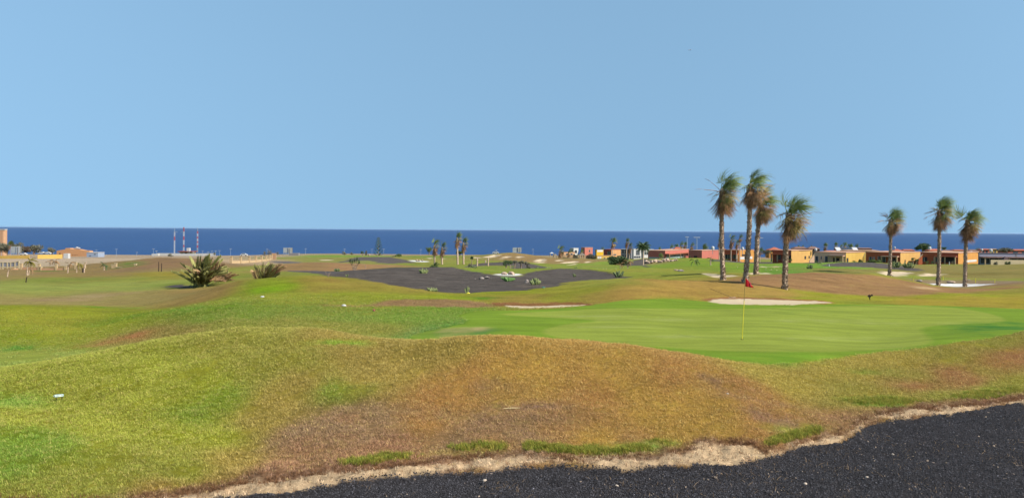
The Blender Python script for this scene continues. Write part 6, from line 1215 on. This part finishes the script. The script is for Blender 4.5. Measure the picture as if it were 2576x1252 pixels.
sapling('slim young palm with brown head at the right of the black gravel', K4((2405,745),(2408,640)), 108, 12, (10, .8, DF), rad=.06); sapling('small leaning palm on the green slope under the salmon house', K5((1425,665),(1428,605)), 150, 13, (9, .9, FEG[1]), rad=.12); sapling('tiny broken palm left of the small leaning palm', K5((1215,655),(1200,628)), 155, 14, (6, 1.2, FEG[1]), rad=.06)
# airliner high above
d = 6000; e = empty('airliner', ((1732 - CU)/F*d, d, zrow(1732, 126.5, d))); tag(e, 'tiny white airliner high in the blue sky', 'airplane'); b = MB(); b.tube([(-13,0,0),(-11,0,1),(10,0,1),(14,0,2)], [.6,2.1,2.1,.5], 8); b.build('fuselage', M_WHP, e)
b = MB(); b.add([(-2,0,.5),(3,0,.5),(8,15,1.5),(6,15,1.5)], [(0,1,2,3)]); b.add([(-2,0,.5),(3,0,.5),(8,-15,1.5),(6,-15,1.5)], [(3,2,1,0)]); b.build('wing', M_WHP, e); b = MB(); b.add([(10,0,2),(14,0,2),(15,0,7),(13,0,7)], [(0,1,2,3)]); b.build('tail_fin', M_WHP, e)

# roof clutter and stair walls of the bungalows
_Q = {2: _k(2750, 930, .15528), 3: _k(3100, 930, .13587), 4: _k(3400, 930, .13587), 5: _k(3680, 930, .13665)}
for q, x, y, rr, lb in ((2,365,292,1.1,'white dome on the roof right of the salmon cube'),(2,1120,305,.9,'white roof object between the two middle palm trunks'),(3,825,378,.9,'white water tank below the right thatched roof'),(4,1920,340,1.0,'white satellite dish right of the big round tree'),(4,905,325,.6,'grey dish on a pole left of the big round tree'),(5,1625,405,1.0,'pale round tank before the yellow upper storey'),(5,1060,465,.9,'pale tank behind the orange end wall'),(5,1365,385,.7,'small pale roof tank right of the brown hip roof')):
    u, v = _Q[q]((x, y))[0]; d = 272; e = empty('roof_tank', ((u - CU)/F*d, d, zrow(u, v, d))); tag(e, lb, 'roof equipment', 'tanks and dishes on the roofs'); b = MB(); b.tube([(0,0,-.5*rr),(0,0,.1),(0,0,.42*rr),(0,0,.5*rr)], [.5*rr,.55*rr,.4*rr,.1*rr], 10); b.build('tank', M_WHF, e); b = MB(); b.tube([(0,0,-2.2),(0,0,-.5*rr)], .08, 5); b.build('stand', M_GRYM, e)
for q, x0, y0, x1, y1, d, m, lb in ((3,655,720,790,545,250,W_TN2,'stepped side wall left of the tan bungalow'),(4,1600,680,1715,560,238,W_RED,'stepped side wall left of the veranda bungalow'),(4,0,640,60,500,241,W_YEL,'stepped side wall left of the brick red bungalow')):
    (ua, va), (ub, vb_) = _Q[q]((x0, y0), (x1, y1)); e = empty('stair_wall', ((ua - CU)/F*d, d, zrow(ua, va, d))); tag(e, lb, 'wall'); W = (ub-ua)/F*d; H = (va-vb_)/F*d; n = 6
    for i in range(n): b = MB(); b.box(W*i/n, 0, -2, W*(i+1)/n - .01, .5, H*(i+1)/n); b.build('step', m, e)
    b = MB(); b.add([(0,-.15,.3),(W,-.15,H+.3),(W,-.05,H+.3),(0,-.05,.3),(0,-.15,.55),(W,-.15,H+.55),(W,-.05,H+.55),(0,-.05,.55)], [(0,3,2,1),(4,5,6,7),(0,1,5,4),(1,2,6,5),(2,3,7,6),(3,0,4,7)]); b.build('handrail', W_CRM, e)
for k, (u, w, vt, vb) in enumerate(((1989,10,650,656),(2053,8,654,660),(2110,12,655,661),(2150,12,652,661),(2185,10,656,662),(2236,12,655,663),(2332,12,654,663),(2358-13,9,655,662),(2398,10,655,663),(2476,10,657,665),(1828,9,649,654),(1852,8,648,654))):
    leafy(u, 232 if u > 1900 else 268, w, vt, 'low garden shrub before the bungalows, %s from the left' % ORD[(k + 2) if k < 10 else (k - 10)], 300 + k, (M_LGRN, M_DGRN, M_GGRN)[k % 3], 'garden_shrub', vbot=vb, dens=.6, group='low garden shrubs before the bungalows')
# ------------------------------------------------------------------ sea haze
hz = bpy.data.materials.new('sea_haze'); hz.use_nodes = True; hn = hz.node_tree.nodes; hn.remove(hn["Principled BSDF"])
pv = hn.new("ShaderNodeVolumePrincipled"); pv.inputs["Color"].default_value = (.48, .66, .9, 1); pv.inputs["Density"].default_value = 1.0e-5; pv.inputs["Anisotropy"].default_value = 0.2
hz.node_tree.links.new(pv.outputs[0], hn["Material Output"].inputs["Volume"])
b = MB(); b.box(-98000, -60, -37, 98000, 98000, 14); o = b.build('haze', hz); o['kind'] = 'stuff'; o['label'] = 'thin sea haze between the course and the horizon'
